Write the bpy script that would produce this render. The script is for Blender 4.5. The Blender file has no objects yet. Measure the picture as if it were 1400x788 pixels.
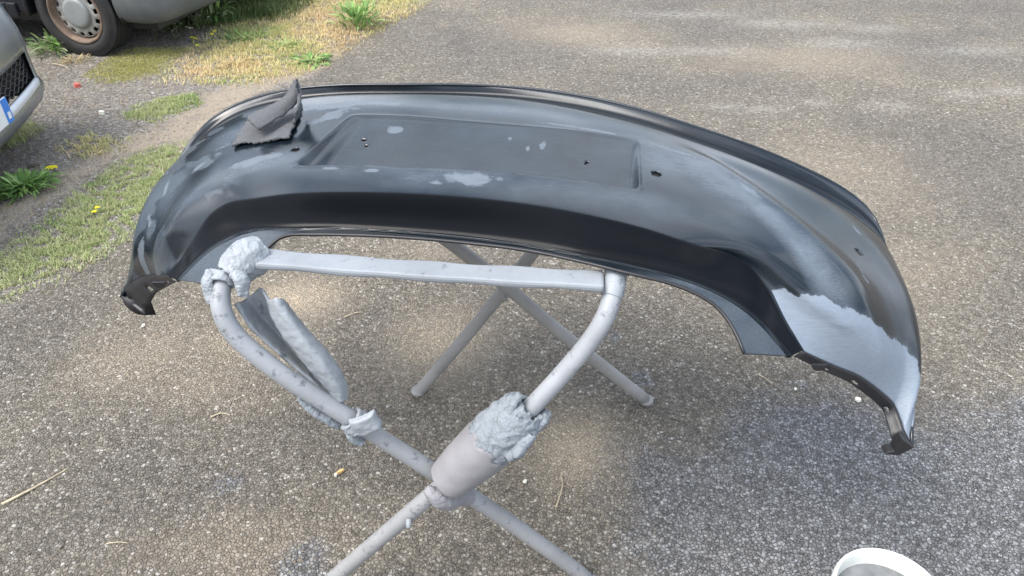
import bpy, math, random
import numpy as np
from math import radians, sin, cos, pi
rng = np.random.default_rng(7); random.seed(7)
SC = bpy.context.scene
COL = SC.collection

# ---------------------------------------------------------------- camera, sky, sun, exposure
cam = bpy.data.cameras.new('camera'); camo = bpy.data.objects.new('camera', cam); COL.objects.link(camo)
camo.location = (0, 0, 1.66); camo.rotation_euler = (radians(54), 0, 0)
cam.sensor_width = 36; cam.lens = 26.23; cam.clip_start = .02; cam.clip_end = 2000
SC.camera = camo
SUN_EL, SUN_AZ = radians(58), radians(-118)      # azimuth measured from +Y (view direction) towards +X
world = bpy.data.worlds.new('World'); SC.world = world; world.use_nodes = True
nt = world.node_tree; bg = nt.nodes['Background']
sky = nt.nodes.new('ShaderNodeTexSky'); sky.sky_type = 'NISHITA'; sky.sun_disc = False
sky.sun_elevation = SUN_EL; sky.sun_rotation = SUN_AZ; sky.dust_density = 4.0; sky.ozone_density = 1.0; sky.air_density = 1.0
# thin broken cloud over the blue
tc = nt.nodes.new('ShaderNodeTexCoord'); mp = nt.nodes.new('ShaderNodeMapping'); mp.inputs['Scale'].default_value = (1, 1, 2.2)
nz = nt.nodes.new('ShaderNodeTexNoise'); nz.inputs['Scale'].default_value = 2.6; nz.inputs['Detail'].default_value = 5
cr = nt.nodes.new('ShaderNodeValToRGB'); cr.color_ramp.elements[0].position = .42; cr.color_ramp.elements[1].position = .58
mx = nt.nodes.new('ShaderNodeMix'); mx.data_type = 'RGBA'
nt.links.new(tc.outputs['Generated'], mp.inputs['Vector']); nt.links.new(mp.outputs['Vector'], nz.inputs['Vector'])
nt.links.new(nz.outputs['Fac'], cr.inputs['Fac']); nt.links.new(cr.outputs['Color'], mx.inputs['Factor'])
nt.links.new(sky.outputs['Color'], mx.inputs['A']); mx.inputs['B'].default_value = (8.2, 8.9, 10.0, 1)
nt.links.new(mx.outputs['Result'], bg.inputs['Color']); bg.inputs['Strength'].default_value = .125
sun = bpy.data.lights.new('sun', 'SUN'); suno = bpy.data.objects.new('sun', sun); COL.objects.link(suno)
sun.energy = 1.8; sun.angle = radians(34); sun.color = (1, .975, .94)
from mathutils import Vector, Matrix
sd = Vector((sin(SUN_AZ) * cos(SUN_EL), cos(SUN_AZ) * cos(SUN_EL), sin(SUN_EL)))
suno.rotation_euler = sd.to_track_quat('Z', 'Y').to_euler()
suno.location = sd * 20
SC.view_settings.view_transform = 'Standard'; SC.view_settings.look = 'None'
SC.view_settings.exposure = 1.13; SC.view_settings.gamma = 1

# ---------------------------------------------------------------- materials
class N:
    def __init__(s, name):
        s.m = bpy.data.materials.new(name); s.m.use_nodes = True; s.t = s.m.node_tree
        s.b = s.t.nodes['Principled BSDF']
    def n(s, typ, **kw):
        x = s.t.nodes.new('ShaderNode' + typ)
        for k, v in kw.items():
            if k in x.inputs: x.inputs[k].default_value = v
            else: setattr(x, k, v)
        return x
    def l(s, a, b): s.t.links.new(a, b)
    def coord(s, out='Object'): return s.n('TexCoord').outputs[out]
    def noise(s, scale, detail=4, rough=.55, vec=None, out='Fac'):
        x = s.n('TexNoise', Scale=scale, Detail=detail, Roughness=rough)
        if vec is not None: s.l(vec, x.inputs['Vector'])
        return x.outputs[out]
    def vor(s, scale, feature='F1', out='Color', vec=None, rand=1.0):
        x = s.n('TexVoronoi', feature=feature, Scale=scale, Randomness=rand)
        if vec is not None: s.l(vec, x.inputs['Vector'])
        return x.outputs[out]
    def ramp(s, fac, stops):
        r = s.n('ValToRGB'); e = r.color_ramp.elements
        while len(e) < len(stops): e.new(.5)
        for el, (p, c) in zip(e, stops):
            el.position = p; el.color = (*c, 1) if len(c) == 3 else c
        s.l(fac, r.inputs['Fac']); return r.outputs['Color']
    def mix(s, f, a, b, mode='MIX'):
        x = s.n('Mix', data_type='RGBA', blend_type=mode)
        for sock, v in ((x.inputs['Factor'], f), (x.inputs['A'], a), (x.inputs['B'], b)):
            if isinstance(v, (int, float)): sock.default_value = v
            elif isinstance(v, tuple): sock.default_value = (*v, 1)
            else: s.l(v, sock)
        return x.outputs['Result']
    def math(s, op, a, b=0.0, clamp=False):
        x = s.n('Math', operation=op, use_clamp=clamp)
        for i, v in enumerate((a, b)):
            if isinstance(v, (int, float)): x.inputs[i].default_value = v
            else: s.l(v, x.inputs[i])
        return x.outputs[0]
    def attr(s, name, out='Fac'): return s.n('Attribute', attribute_name=name).outputs[out]
    def sep(s, c): 
        x = s.n('SeparateColor'); s.l(c, x.inputs[0]); return x.outputs
    def bump(s, h, strength=.5, dist=.002, prev=None):
        b = s.n('Bump', Strength=strength, Distance=dist); s.l(h, b.inputs['Height'])
        if prev is not None: s.l(prev, b.inputs['Normal'])
        s.l(b.outputs[0], s.b.inputs['Normal']); return b.outputs[0]
    def set(s, **kw):
        for k, v in kw.items():
            i = s.b.inputs[k.replace('_', ' ')]
            if isinstance(v, tuple): i.default_value = (*v, 1)
            elif isinstance(v, (int, float)): i.default_value = v
            else: s.l(v, i)
        return s.m

def simple(name, c, rough=.6, var=.12, scale=30, metal=0.0, bump=0.0, bs=200):
    n = N(name); f = n.noise(scale, 5, vec=n.coord())
    a = tuple(x * (1 - var) for x in c); b = tuple(min(1, x * (1 + var)) for x in c)
    n.set(Base_Color=n.ramp(f, [(.3, a), (.7, b)]), Roughness=rough, Metallic=metal)
    if bump: n.bump(n.noise(bs, 4, vec=n.coord()), bump, .002)
    return n.m

def ground_mat():
    n = N('asphalt'); P0 = n.coord(); P = n.mix(.006, P0, n.noise(150, 3, vec=P0, out='Color'))
    cell = n.vor(105, out='Color', vec=P); c1 = n.sep(cell)
    edge = n.vor(105, feature='DISTANCE_TO_EDGE', out='Distance', vec=P)
    cell2 = n.sep(n.vor(230, out='Color', vec=P))
    fine = n.noise(600, 3, vec=P); big = n.noise(1.1, 6, .62, vec=P); med = n.noise(7, 6, .65, vec=P)
    stone = n.ramp(c1[0], [(0, (.085, .078, .062)), (.35, (.180, .158, .126)), (.8, (.275, .248, .205)), (.93, (.36, .33, .28)), (1, (.54, .52, .48))])
    stone2 = n.ramp(cell2[0], [(0, (.095, .083, .065)), (.6, (.215, .189, .150)), (1, (.40, .375, .335))])
    base = n.mix(n.math('MULTIPLY', cell2[1], .5), stone, stone2)
    gap = n.ramp(edge, [(0, (0, 0, 0)), (.16, (1, 1, 1))])
    base = n.mix(n.mix(.38, (1, 1, 1), gap), (.07, .064, .053), base)
    # broad wear: browner / greyer
    base = n.mix(n.ramp(big, [(.38, (0, 0, 0)), (.68, (1, 1, 1))]), n.mix(1, base, (.76, .76, .77), 'MULTIPLY'), n.mix(1, base, (1.16, 1.12, 1.03), 'MULTIPLY'))
    base = n.mix(n.ramp(med, [(.5, (0, 0, 0)), (.8, (.5, .5, .5))]), base, n.mix(1, base, (.72, .70, .68), 'MULTIPLY'))
    sand = n.attr('sand'); sf = n.math('MULTIPLY', sand, n.ramp(n.noise(45, 6, .7, vec=P), [(.3, (.45, .45, .45)), (.6, (1, 1, 1))]))
    base = n.mix(sf, base, n.mix(n.noise(300, 3, vec=P), (.34, .275, .19), (.54, .45, .33)))
    pale = n.math('MULTIPLY', n.attr('pale'), n.ramp(n.noise(30, 6, .7, vec=P), [(.38, (0, 0, 0)), (.6, (1, 1, 1))]))
    base = n.mix(n.math('MULTIPLY', pale, .65), base, (.42, .40, .35))
    tar = n.attr('tar'); tfac = n.math('ADD', tar, n.math('MULTIPLY', n.math('SUBTRACT', n.noise(11, 7, .7, vec=P), .5), .9))
    tfac = n.ramp(tfac, [(.38, (0, 0, 0)), (.70, (1, 1, 1))])
    tarc = n.mix(.72, base, n.mix(1, n.ramp(n.math('ADD', n.math('MULTIPLY', c1[0], .6), n.math('MULTIPLY', fine, .5)), [(.2, (.06, .06, .062)), (.55, (.17, .174, .182)), (.95, (.33, .34, .36))]), n.mix(.5, (1, 1, 1), gap), 'MULTIPLY'))
    base = n.mix(tfac, base, tarc)
    # verge: dusty gravel and earth
    vg = n.math('ADD', n.attr('verge'), n.math('MULTIPLY', n.math('SUBTRACT', n.noise(5, 8, .7, vec=P), .5), .8))
    vg = n.ramp(vg, [(.42, (0, 0, 0)), (.6, (1, 1, 1))])
    v1 = n.vor(75, out='Color', vec=P); ve = n.vor(75, feature='DISTANCE_TO_EDGE', out='Distance', vec=P); vs = n.sep(v1)
    gr = n.ramp(vs[0], [(0, (.16, .14, .115)), (.5, (.29, .26, .225)), (.85, (.40, .37, .33)), (1, (.52, .50, .47))])
    gr = n.mix(n.ramp(ve, [(0, (0, 0, 0)), (.15, (1, 1, 1))]), (.13, .11, .09), gr)
    earth = n.mix(n.noise(90, 5, vec=P), (.30, .24, .175), (.50, .42, .32))
    ef = n.math('ADD', n.attr('earth'), n.math('MULTIPLY', n.math('SUBTRACT', n.noise(9, 7, .7, vec=P), .5), .9))
    gr = n.mix(n.ramp(ef, [(.4, (0, 0, 0)), (.65, (.9, .9, .9))]), gr, earth)
    base = n.mix(vg, base, gr)
    n.set(Base_Color=base, Roughness=n.mix(tfac, (.88, .88, .88), (.6, .6, .6)))
    h = n.math('ADD', n.math('MULTIPLY', gap, n.math('ADD', n.math('MULTIPLY', c1[1], .7), .4)), n.math('MULTIPLY', fine, .4))
    n.bump(h, 1.0, .006)
    return n.m

def stone_mat(name, lo, hi, cool=False):
    n = N(name); c = n.attr('tint', 'Fac')
    f = n.noise(400, 4, vec=n.coord())
    b0 = n.mix(n.math('MULTIPLY', f, .35), n.ramp(c, [(0, lo), (.7, tuple(a * .6 + b * .4 for a, b in zip(lo, hi))), (1, hi)]), (.12, .11, .09))
    b0 = n.mix(n.math('MULTIPLY', n.attr('sand'), .95), b0, (.52, .42, .30))
    n.set(Base_Color=n.mix(n.attr('tar'), b0, n.mix(.75, b0, n.ramp(c, [(0, (.08, .08, .083)), (.6, (.20, .205, .215)), (1, (.36, .37, .39))]))), Roughness=.85)
    n.bump(f, .4, .001); return n.m

def bumper_mat():
    n = N('grey_primer_plastic'); P = n.coord()
    cloud = n.noise(5, 6, .6, vec=P); swirl = n.noise(26, 6, .7, vec=P); grit = n.noise(900, 3, vec=P)
    mp = n.n('Mapping'); mp.inputs['Scale'].default_value = (3, 34, 34); n.l(P, mp.inputs['Vector'])
    scr = n.noise(9, 6, .7, vec=mp.outputs[0])
    base = n.ramp(cloud, [(.3, (.004, .0075, .011)), (.7, (.011, .017, .023))])
    dark = n.attr('dark'); base = n.mix(dark, base, (.004, .005, .0065))  # near-black colour stands in for shade on the face below the crease
    hz = n.math('MULTIPLY', n.attr('dust_and_sheen'), n.ramp(n.math('ADD', n.math('MULTIPLY', cloud, .5), n.math('MULTIPLY', scr, .5)), [(.3, (.25, .25, .25)), (.7, (1, 1, 1))]))
    base = n.mix(hz, base, (.155, .19, .225))  # pale tone carries sanding dust and painted sheen
    rub = n.math('ADD', n.attr('rub'), n.math('MULTIPLY', n.math('SUBTRACT', swirl, .5), 2.0))
    rub = n.ramp(rub, [(.44, (0, 0, 0)), (.80, (1, 1, 1))])
    rub = n.math('MULTIPLY', rub, n.ramp(scr, [(.25, (.45, .45, .45)), (.7, (1, 1, 1))]))
    base = n.mix(n.math('MULTIPLY', rub, .7), base, (.155, .185, .215))
    pr = n.math('ADD', n.attr('primer'), n.math('MULTIPLY', n.math('SUBTRACT', n.noise(38, 7, .7, vec=P), .5), .62))
    pf = n.ramp(pr, [(.30, (0, 0, 0)), (.48, (.10, .10, .10)), (.50, (.30, .30, .30)), (.525, (1, 1, 1))])
    prc = n.mix(n.ramp(scr, [(.3, (0, 0, 0)), (.72, (1, 1, 1))]), (.155, .188, .228), (.22, .258, .305))
    spots = n.ramp(n.noise(120, 3, vec=P), [(.70, (0, 0, 0)), (.74, (1, 1, 1))])
    prc = n.mix(n.math('MULTIPLY', spots, .5), prc, (.12, .14, .165))
    base = n.mix(pf, base, prc)
    ro = n.ramp(n.math('ADD', n.math('MULTIPLY', cloud, .6), n.math('MULTIPLY', swirl, .4)), [(.3, (.12, .12, .12)), (.7, (.27, .27, .27))])
    ro = n.mix(hz, ro, (.50, .50, .50)); ro = n.mix(rub, ro, (.5, .5, .5)); ro = n.mix(pf, ro, (.5, .5, .5))
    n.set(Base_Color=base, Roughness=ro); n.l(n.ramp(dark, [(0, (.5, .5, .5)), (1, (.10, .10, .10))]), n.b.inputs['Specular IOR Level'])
    n.bump(n.math('ADD', n.math('MULTIPLY', grit, .25), n.math('MULTIPLY', n.noise(14, 3, vec=P), .75)), .12, .002)
    return n.m

def overspray_mat(name, base=(.50, .53, .56), dark=(.10, .11, .13), spot=.66, low=(.26, .25, .24), crack=0, worn=None):
    n = N(name); P = n.coord()
    f = n.noise(38, 6, .7, vec=P); g = n.noise(9, 4, vec=P); s = n.noise(34, 9, .72, vec=P)
    c = n.ramp(g, [(.3, tuple(x * .78 for x in base)), (.65, base)])
    c = n.mix(n.ramp(s, [(spot - .01, (0, 0, 0)), (spot + .07, (.75, .75, .75))]), c, dark)
    c = n.mix(n.ramp(f, [(.62, (0, 0, 0)), (.75, (.4, .4, .4))]), c, low)
    if worn:
        z = n.n('SeparateXYZ'); g_ = n.n('NewGeometry'); n.l(g_.outputs['Position'], z.inputs[0])
        c = n.mix(n.ramp(n.math('ADD', z.outputs[2], n.math('MULTIPLY', g, .25)), [(.35, (1, 1, 1)), (.75, (0, 0, 0))]), c, n.mix(1, c, worn, 'MULTIPLY'))
    if crack:
        w = n.mix(.035, P, n.noise(18, 4, vec=P, out='Color')); e = n.vor(crack, feature='DISTANCE_TO_EDGE', out='Distance', vec=w)
        m_ = n.ramp(n.noise(14, 3, vec=P), [(.45, (0, 0, 0)), (.6, (1, 1, 1))])
        c = n.mix(n.math('MULTIPLY', n.ramp(e, [(0, (.6, .6, .6)), (.06, (0, 0, 0))]), m_), c, dark)
    n.set(Base_Color=c, Roughness=n.ramp(f, [(.3, (.45, .45, .45)), (.7, (.65, .65, .65))]) if not crack else .9)
    n.bump(n.noise(160, 6, .7, vec=P), .25 if not crack else .9, .002 if not crack else .004)
    return n.m

M = {}
M['ground'] = ground_mat()
M['stone'] = stone_mat('aggregate', (.115, .098, .076), (.37, .335, .28))
M['gravel'] = stone_mat('loose_gravel', (.18, .160, .135), (.50, .465, .41))
M['bumper'] = bumper_mat()
M['black'] = simple('black_plastic', (.014, .014, .016), .45, .3, 20)
M['tube'] = overspray_mat('oversprayed_steel', (.31, .325, .34), (.09, .10, .115), .572, (.25, .26, .27), worn=(.90, .86, .82))
M['bar'] = overspray_mat('oversprayed_bar', (.25, .27, .29), (.09, .10, .12), .60, (.20, .21, .22))
M['tube_bare'] = overspray_mat('worn_steel_leg', (.29, .28, .265), (.14, .10, .08), .64, (.22, .17, .13))
M['foam'] = overspray_mat('oversprayed_foam', (.26, .29, .315), (.03, .04, .05), .57, crack=32)
M['foam_light'] = overspray_mat('oversprayed_tape', (.29, .315, .335), (.05, .06, .075), .60)
M['sleeve'] = overspray_mat('sleeve_foam', (.25, .245, .255), (.09, .09, .12), .72)
M['foam_dark'] = simple('foam_inside', (.10, .12, .15), .9, .3, 40, bump=.3)
M['blackfoam'] = simple('black_foam', (.02, .02, .022), .8, .4, 60, bump=.4)
M['rubber'] = simple('rubber', (.022, .022, .022), .85, .25, 20, bump=.2, bs=120)
M['rust'] = simple('rusty_steel', (.17, .12, .085), .7, .45, 14, bump=.2)
M['cap'] = simple('wheel_cap', (.26, .275, .27), .5, .12, 8, .2)
M['wheel'] = simple('wheel_steel', (.34, .34, .32), .55, .2, 12, .3)
M['vanpaint'] = simple('van_paint', (.010, .012, .016), .35, .3, 3)
M['vanplastic'] = simple('faded_plastic', (.10, .108, .108), .55, .25, 5, bump=.15)
M['carpaint'] = simple('silver_grey_paint', (.26, .28, .30), .25, .06, 3, .6)
M['carsilver'] = simple('silver_trim', (.55, .56, .58), .35, .05, 5, .3)
M['glass'] = simple('dark_glass', (.01, .012, .014), .08, .1, 3)
M['plate_white'] = simple('plate_white', (.75, .76, .76), .4, .04, 5)
M['plate_blue'] = simple('plate_blue', (.04, .20, .62), .4, .08, 5)
M['bucket'] = simple('bucket_plastic', (.66, .67, .62), .45, .06, 12)
M['slurry'] = simple('grey_wash_water', (.15, .155, .16), .3, .3, 25, bump=.3, bs=40)
M['straw'] = simple('straw', (.42, .35, .24), .8, .25, 60)
M['wood'] = simple('wood_chip', (.62, .40, .16), .8, .2, 80)
M['white'] = simple('white_chip', (.72, .69, .58), .7, .1, 60)
M['red'] = simple('red_plastic', (.50, .12, .09), .6, .1, 40)
def pad_mat():
    n = N('scuff_pad'); P = n.coord(); f = n.noise(420, 5, .75, vec=P); g = n.noise(30, 5, vec=P)
    n.set(Base_Color=n.mix(n.ramp(f, [(.4, (0, 0, 0)), (.6, (1, 1, 1))]), n.mix(g, (.048, .050, .054), (.088, .091, .096)), (.15, .154, .16)), Roughness=.95)
    n.bump(f, .9, .004); return n.m
M['pad'] = pad_mat()
def plant_mat(name):
    n = N(name); c = n.attr('tone', 'Color'); n.set(Base_Color=c, Roughness=.7)
    n.b.inputs['Subsurface Weight'].default_value = 0
    tr = n.n('BsdfTranslucent'); n.l(c, tr.inputs['Color']); mixs = n.n('MixShader', Fac=.3)
    out = n.t.nodes['Material Output']; n.l(n.b.outputs[0], mixs.inputs[1]); n.l(tr.outputs[0], mixs.inputs[2]); n.l(mixs.outputs[0], out.inputs['Surface'])
    return n.m
M['plant'] = plant_mat('plant_tissue')

# ---------------------------------------------------------------- helpers
def wm(o):
    return (wm(o.parent) @ o.matrix_parent_inverse @ o.matrix_basis) if o.parent else o.matrix_basis.copy()
def make(name, V, Fc, mat, parent=None, smooth=True, attrs=None, color=None, local=False):
    me = bpy.data.meshes.new(name)
    V = np.asarray(V, dtype=np.float32).reshape(-1, 3)
    if isinstance(Fc, np.ndarray):
        k = Fc.shape[1]; nf = len(Fc)
        me.vertices.add(len(V)); me.vertices.foreach_set('co', V.ravel())
        me.loops.add(nf * k); me.loops.foreach_set('vertex_index', Fc.astype(np.int32).ravel())
        me.polygons.add(nf); me.polygons.foreach_set('loop_start', np.arange(0, nf * k, k, dtype=np.int32))
        me.update(calc_edges=True)
    else:
        me.from_pydata([tuple(map(float, v)) for v in V], [], [tuple(int(i) for i in f) for f in Fc]); me.update()
    me.polygons.foreach_set('use_smooth', np.full(len(me.polygons), smooth))
    for k, a in (attrs or {}).items():
        at = me.attributes.new(k, 'FLOAT', 'POINT'); at.data.foreach_set('value', np.asarray(a, dtype=np.float32))
    if color is not None:
        at = me.attributes.new('tone', 'FLOAT_COLOR', 'POINT')
        at.data.foreach_set('color', np.concatenate([color, np.ones((len(color), 1))], 1).astype(np.float32).ravel())
    me.materials.append(mat)
    o = bpy.data.objects.new(name, me); COL.objects.link(o)
    if parent is not None:
        o.parent = parent
        if not local: o.matrix_parent_inverse = wm(parent).inverted()
    return o
def tag(o, label=None, cat=None, group=None, kind=None):
    if label: o['label'] = label
    if cat: o['category'] = cat
    if group: o['group'] = group
    if kind: o['kind'] = kind
    return o
def empty(name, loc, label, cat, group=None, rz=0):
    o = bpy.data.objects.new(name, None); COL.objects.link(o); o.location = loc; o.rotation_euler = (0, 0, rz)
    o.empty_display_size = .1
    return tag(o, label, cat, group)
class MB:
    """collects world (or parent-local) geometry of one part"""
    def __init__(s): s.v = []; s.f = []
    def add(s, V, F):
        b = len(s.v); s.v += [tuple(v) for v in V]; s.f += [tuple(i + b for i in f) for f in F]; return s
    def box(s, c, d, rot=None, bev=0.0):
        x, y, z = [a / 2 for a in d]; V = []
        for sx in (-1, 1):
            for sy in (-1, 1):
                for sz in (-1, 1): V.append(Vector((sx * x, sy * y, sz * z)))
        if rot is not None: V = [rot @ v for v in V]
        V = [v + Vector(c) for v in V]
        return s.add(V, [(0, 1, 3, 2), (4, 6, 7, 5), (0, 4, 5, 1), (2, 3, 7, 6), (0, 2, 6, 4), (1, 5, 7, 3)])
    def tube(s, pts, r, n=16, flat=1.0, cap=True, arc=(0, 2 * pi), noise=0.0, upv=(0, 0, 1)):
        P = [Vector(p) for p in pts]; rs = r if hasattr(r, '__len__') else [r] * len(P)
        up = Vector(upv); rings = []; closed = abs(arc[1] - arc[0] - 2 * pi) < 1e-6
        base = len(s.v); m = n if closed else n + 1; prev = None
        for i, p in enumerate(P):
            t = (P[min(i + 1, len(P) - 1)] - P[max(i - 1, 0)]).normalized()
            if prev is None:
                a = t.cross(up); a = a.normalized() if a.length > 1e-4 else Vector((1, 0, 0))
            else: a = (prev - t * prev.dot(t)).normalized()
            prev = a; b = a.cross(t)
            for j in range(m):
                th = arc[0] + (arc[1] - arc[0]) * j / n
                k = 1 + (random.uniform(-noise, noise) if noise else 0)
                s.v.append(tuple(p + (a * cos(th) + b * sin(th) * flat) * rs[i] * k))
        for i in range(len(P) - 1):
            for j in range(n):
                j2 = (j + 1) % m if closed else j + 1
                s.f.append((base + i * m + j, base + i * m + j2, base + (i + 1) * m + j2, base + (i + 1) * m + j))
        if cap and closed:
            s.f.append(tuple(base + j for j in range(m))[::-1]); s.f.append(tuple(base + (len(P) - 1) * m + j for j in range(m)))
        return s
    def build(s, name, mat, parent=None, smooth=True, solid=0, bevel=0, sub=0, disp=None, local=False):
        o = make(name, s.v, s.f, mat, parent, smooth, local=local)
        if solid:
            m = o.modifiers.new('solid', 'SOLIDIFY'); m.thickness = solid; m.offset = 0
        if bevel:
            m = o.modifiers.new('bevel', 'BEVEL'); m.width = bevel; m.segments = 2; m.limit_method = 'ANGLE'
        if sub:
            m = o.modifiers.new('sub', 'SUBSURF'); m.levels = sub; m.render_levels = sub
        if disp:
            tx = bpy.data.textures.new('crumple', 'CLOUDS'); tx.noise_scale = disp[0]; tx.noise_depth = 3
            m = o.modifiers.new('disp', 'DISPLACE'); m.texture = tx; m.strength = disp[1]; m.texture_coords = 'GLOBAL'
            if sub and disp[0] < .045:
                m0 = o.modifiers.new('sub2', 'SUBSURF'); m0.levels = 1; m0.render_levels = 1
                tv = bpy.data.textures.new('crease', 'VORONOI'); tv.noise_scale = .016; tv.distance_metric = 'DISTANCE'
                m1 = o.modifiers.new('crease', 'DISPLACE'); m1.texture = tv; m1.strength = min(.0055, disp[1] * .5); m1.texture_coords = 'GLOBAL'
                tf = bpy.data.textures.new('fray', 'CLOUDS'); tf.noise_scale = .004
                m2 = o.modifiers.new('fray', 'DISPLACE'); m2.texture = tf; m2.strength = min(.004, disp[1] * .4); m2.texture_coords = 'GLOBAL'
        return o
def spline(pts, n=10, closed=False):
    P = [Vector(p) for p in pts]; out = []
    for i in range(len(P) - 1):
        a = P[max(i - 1, 0)]; b = P[i]; c = P[i + 1]; d = P[min(i + 2, len(P) - 1)]
        for k in range(n):
            t = k / n; out.append(.5 * ((2 * b) + (c - a) * t + (2 * a - 5 * b + 4 * c - d) * t * t + (3 * b - a - 3 * c + d) * t ** 3))
    out.append(P[-1]); return out
def in_poly(x, y, poly):
    r = np.zeros(x.shape, bool); n = len(poly)
    for i in range(n):
        x1, y1 = poly[i]; x2, y2 = poly[(i + 1) % n]
        c = ((y1 > y) != (y2 > y)) & (x < (x2 - x1) * (y - y1) / (y2 - y1 + 1e-12) + x1); r ^= c
    return r
def poly_dist(x, y, poly, closed=True):
    d = np.full(x.shape, 1e9); n = len(poly)
    for i in range(n if closed else n - 1):
        x1, y1 = poly[i]; x2, y2 = poly[(i + 1) % n]; dx, dy = x2 - x1, y2 - y1
        t = np.clip(((x - x1) * dx + (y - y1) * dy) / (dx * dx + dy * dy + 1e-12), 0, 1)
        d = np.minimum(d, np.hypot(x - x1 - t * dx, y - y1 - t * dy))
    return d
def soft(x, y, poly, w):
    d = poly_dist(x, y, poly); return np.clip(.5 + np.where(in_poly(x, y, poly), d, -d) / w, 0, 1)
def vnoise(x, y, sc, seed=0):
    r = np.random.default_rng(seed).random((256, 256)); x = x * sc + 500; y = y * sc + 500
    i = np.floor(x).astype(int); j = np.floor(y).astype(int); a = x - i; b = y - j; a = a * a * (3 - 2 * a); b = b * b * (3 - 2 * b)
    g = lambda p, q: r[p % 256, q % 256]
    return g(i, j) * (1 - a) * (1 - b) + g(i + 1, j) * a * (1 - b) + g(i, j + 1) * (1 - a) * b + g(i + 1, j + 1) * a * b
def fbm(x, y, sc, seed=0): return sum(vnoise(x, y, sc * 2 ** k, seed + k) * .5 ** (k + 1) for k in range(4)) - .47
def sstep(x): x = np.clip(x, 0, 1); return x * x * (3 - 2 * x)

# ---------------------------------------------------------------- the ground, one sheet out to the horizon
VERGE = [(-.55, 7.2), (-.71, 6.25), (-.88, 5.75), (-1.05, 5.39), (-1.21, 4.65), (-1.29, 4.39), (-1.51, 4.22), (-1.57, 3.52), (-1.47, 2.95), (-1.58, 2.67), (-1.70, 2.38), (-1.90, 2.10), (-2.4, 1.6), (-9, 1), (-12, 9), (-1, 12)]
EARTH = [(-1.0, 5.5), (-1.15, 4.7), (-1.5, 4.25), (-1.5, 3.6), (-1.45, 3.0), (-1.62, 2.95), (-1.75, 3.6), (-1.80, 4.15), (-1.7, 4.6), (-1.3, 5.0)]
def lin(*seg): return np.unique(np.concatenate([np.linspace(*q) for q in seg]).round(5))
gx = lin((-600, -20, 8), (-20, -5, 12), (-5, -3.6, 12), (-3.6, 3.2, 171), (3.2, 5, 12), (5, 20, 10), (20, 600, 8))
gy = lin((-200, -10, 5), (-10, .4, 14), (.4, 6.6, 156), (6.6, 12, 14), (12, 60, 10), (60, 900, 8))
X, Y_ = np.meshgrid(gx, gy); xf, yf = X.ravel(), Y_.ravel()
def hill(x, y):   # very slight unevenness
    k = np.exp(-((x / 6) ** 2 + ((y - 3) / 6) ** 2))
    return k * (.006 * np.sin(x * 2.1 + y * .7) * np.cos(y * 1.7 - x) )
verge = soft(xf, yf, VERGE, .35)
earth = soft(xf, yf, EARTH, .35)
EARTH2 = [(-1.75, 4.2), (-1.62, 3.6), (-1.95, 3.35), (-2.05, 2.95), (-2.12, 2.45), (-2.5, 2.2), (-2.45, 2.7), (-2.30, 3.0), (-2.15, 3.4), (-1.95, 3.8)]
earth = np.maximum(earth, .8 * soft(xf, yf, EARTH2, .3))
SAND = [(-.25, 1.97, .18, .19, 1), (-.80, 2.22, .17, .14, .9), (.19, 1.50, .14, .14, 1), (-.33, 2.55, .2, .1, .3), (-.95, 1.95, .25, .15, .35), (.9, 2.4, .4, .25, .3), (1.6, 3.2, .5, .4, .3), (-.1, 3.7, .5, .3, .35), (.45, 5.4, .5, .3, .45), (1.9, 4.8, .7, .3, .4), (-1.0, 1.75, .22, .12, .3), (-.75, 1.15, .3, .12, .25), (-1.25, 1.9, .25, .2, .35), (1.1, 2.1, .25, .15, .3), (1.5, 2.4, .3, .2, .3)]
def f_sand(px, py):
    r = np.zeros_like(px)
    for cx, cy, rx, ry, a in SAND: r = np.maximum(r, a * np.exp(-(((px - cx) / rx) ** 2 + ((py - cy) / ry) ** 2) * 1.1))
    return r
sand = f_sand(xf, yf)
pale = np.zeros_like(xf)
for cx, cy, rx, ry in [(2.17, 4.05, .12, .06), (1.21, 4.05, .1, .05), (1.42, 4.0, .12, .05), (1.75, 4.1, .08, .05), (2.27, 5.15, .3, .12), (2.65, 5.48, .2, .1), (2.67, 4.22, .14, .06), (1.34, 5.84, .5, .1), (.84, 5.0, .3, .1), (2.96, 4.27, .15, .07), (2.9, 3.3, .3, .06), (1.3, 5.0, .3, .08), (2.0, 5.6, .4, .12), (3.1, 5.0, .3, .1)]:
    pale = np.maximum(pale, np.exp(-(((xf - cx) / rx) ** 2 + ((yf - cy) / ry) ** 2)))
TAR = [(.30, 1.50), (.26, .6), (2.5, .4), (2.3, 1.3), (1.75, 1.72), (1.53, 1.72), (1.24, 1.60), (1.0, 1.73), (.77, 1.70), (.55, 1.50)]
tar = soft(xf, yf, TAR, .5)
for cx, cy, r in [(-.79, 1.36, .06), (-.52, 1.10, .10), (.35, 2.0, .05), (.42, 1.78, .06), (-.45, 1.62, .05)]:
    tar = np.maximum(tar, .85 * np.exp(-((xf - cx) ** 2 + (yf - cy) ** 2) / r ** 2))
nx, ny = len(gx), len(gy); idx = np.arange(nx * ny).reshape(ny, nx)
Fq = np.stack([idx[:-1, :-1], idx[:-1, 1:], idx[1:, 1:], idx[1:, :-1]], -1).reshape(-1, 4)
g = make('ground', np.stack([xf, yf, hill(xf, yf)], 1), Fq, M['ground'], None, True, dict(verge=verge, earth=earth, sand=sand, pale=pale, tar=tar))
tag(g, 'old exposed aggregate asphalt yard with a dusty gravel verge on the left', None, None, 'structure')

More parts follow.
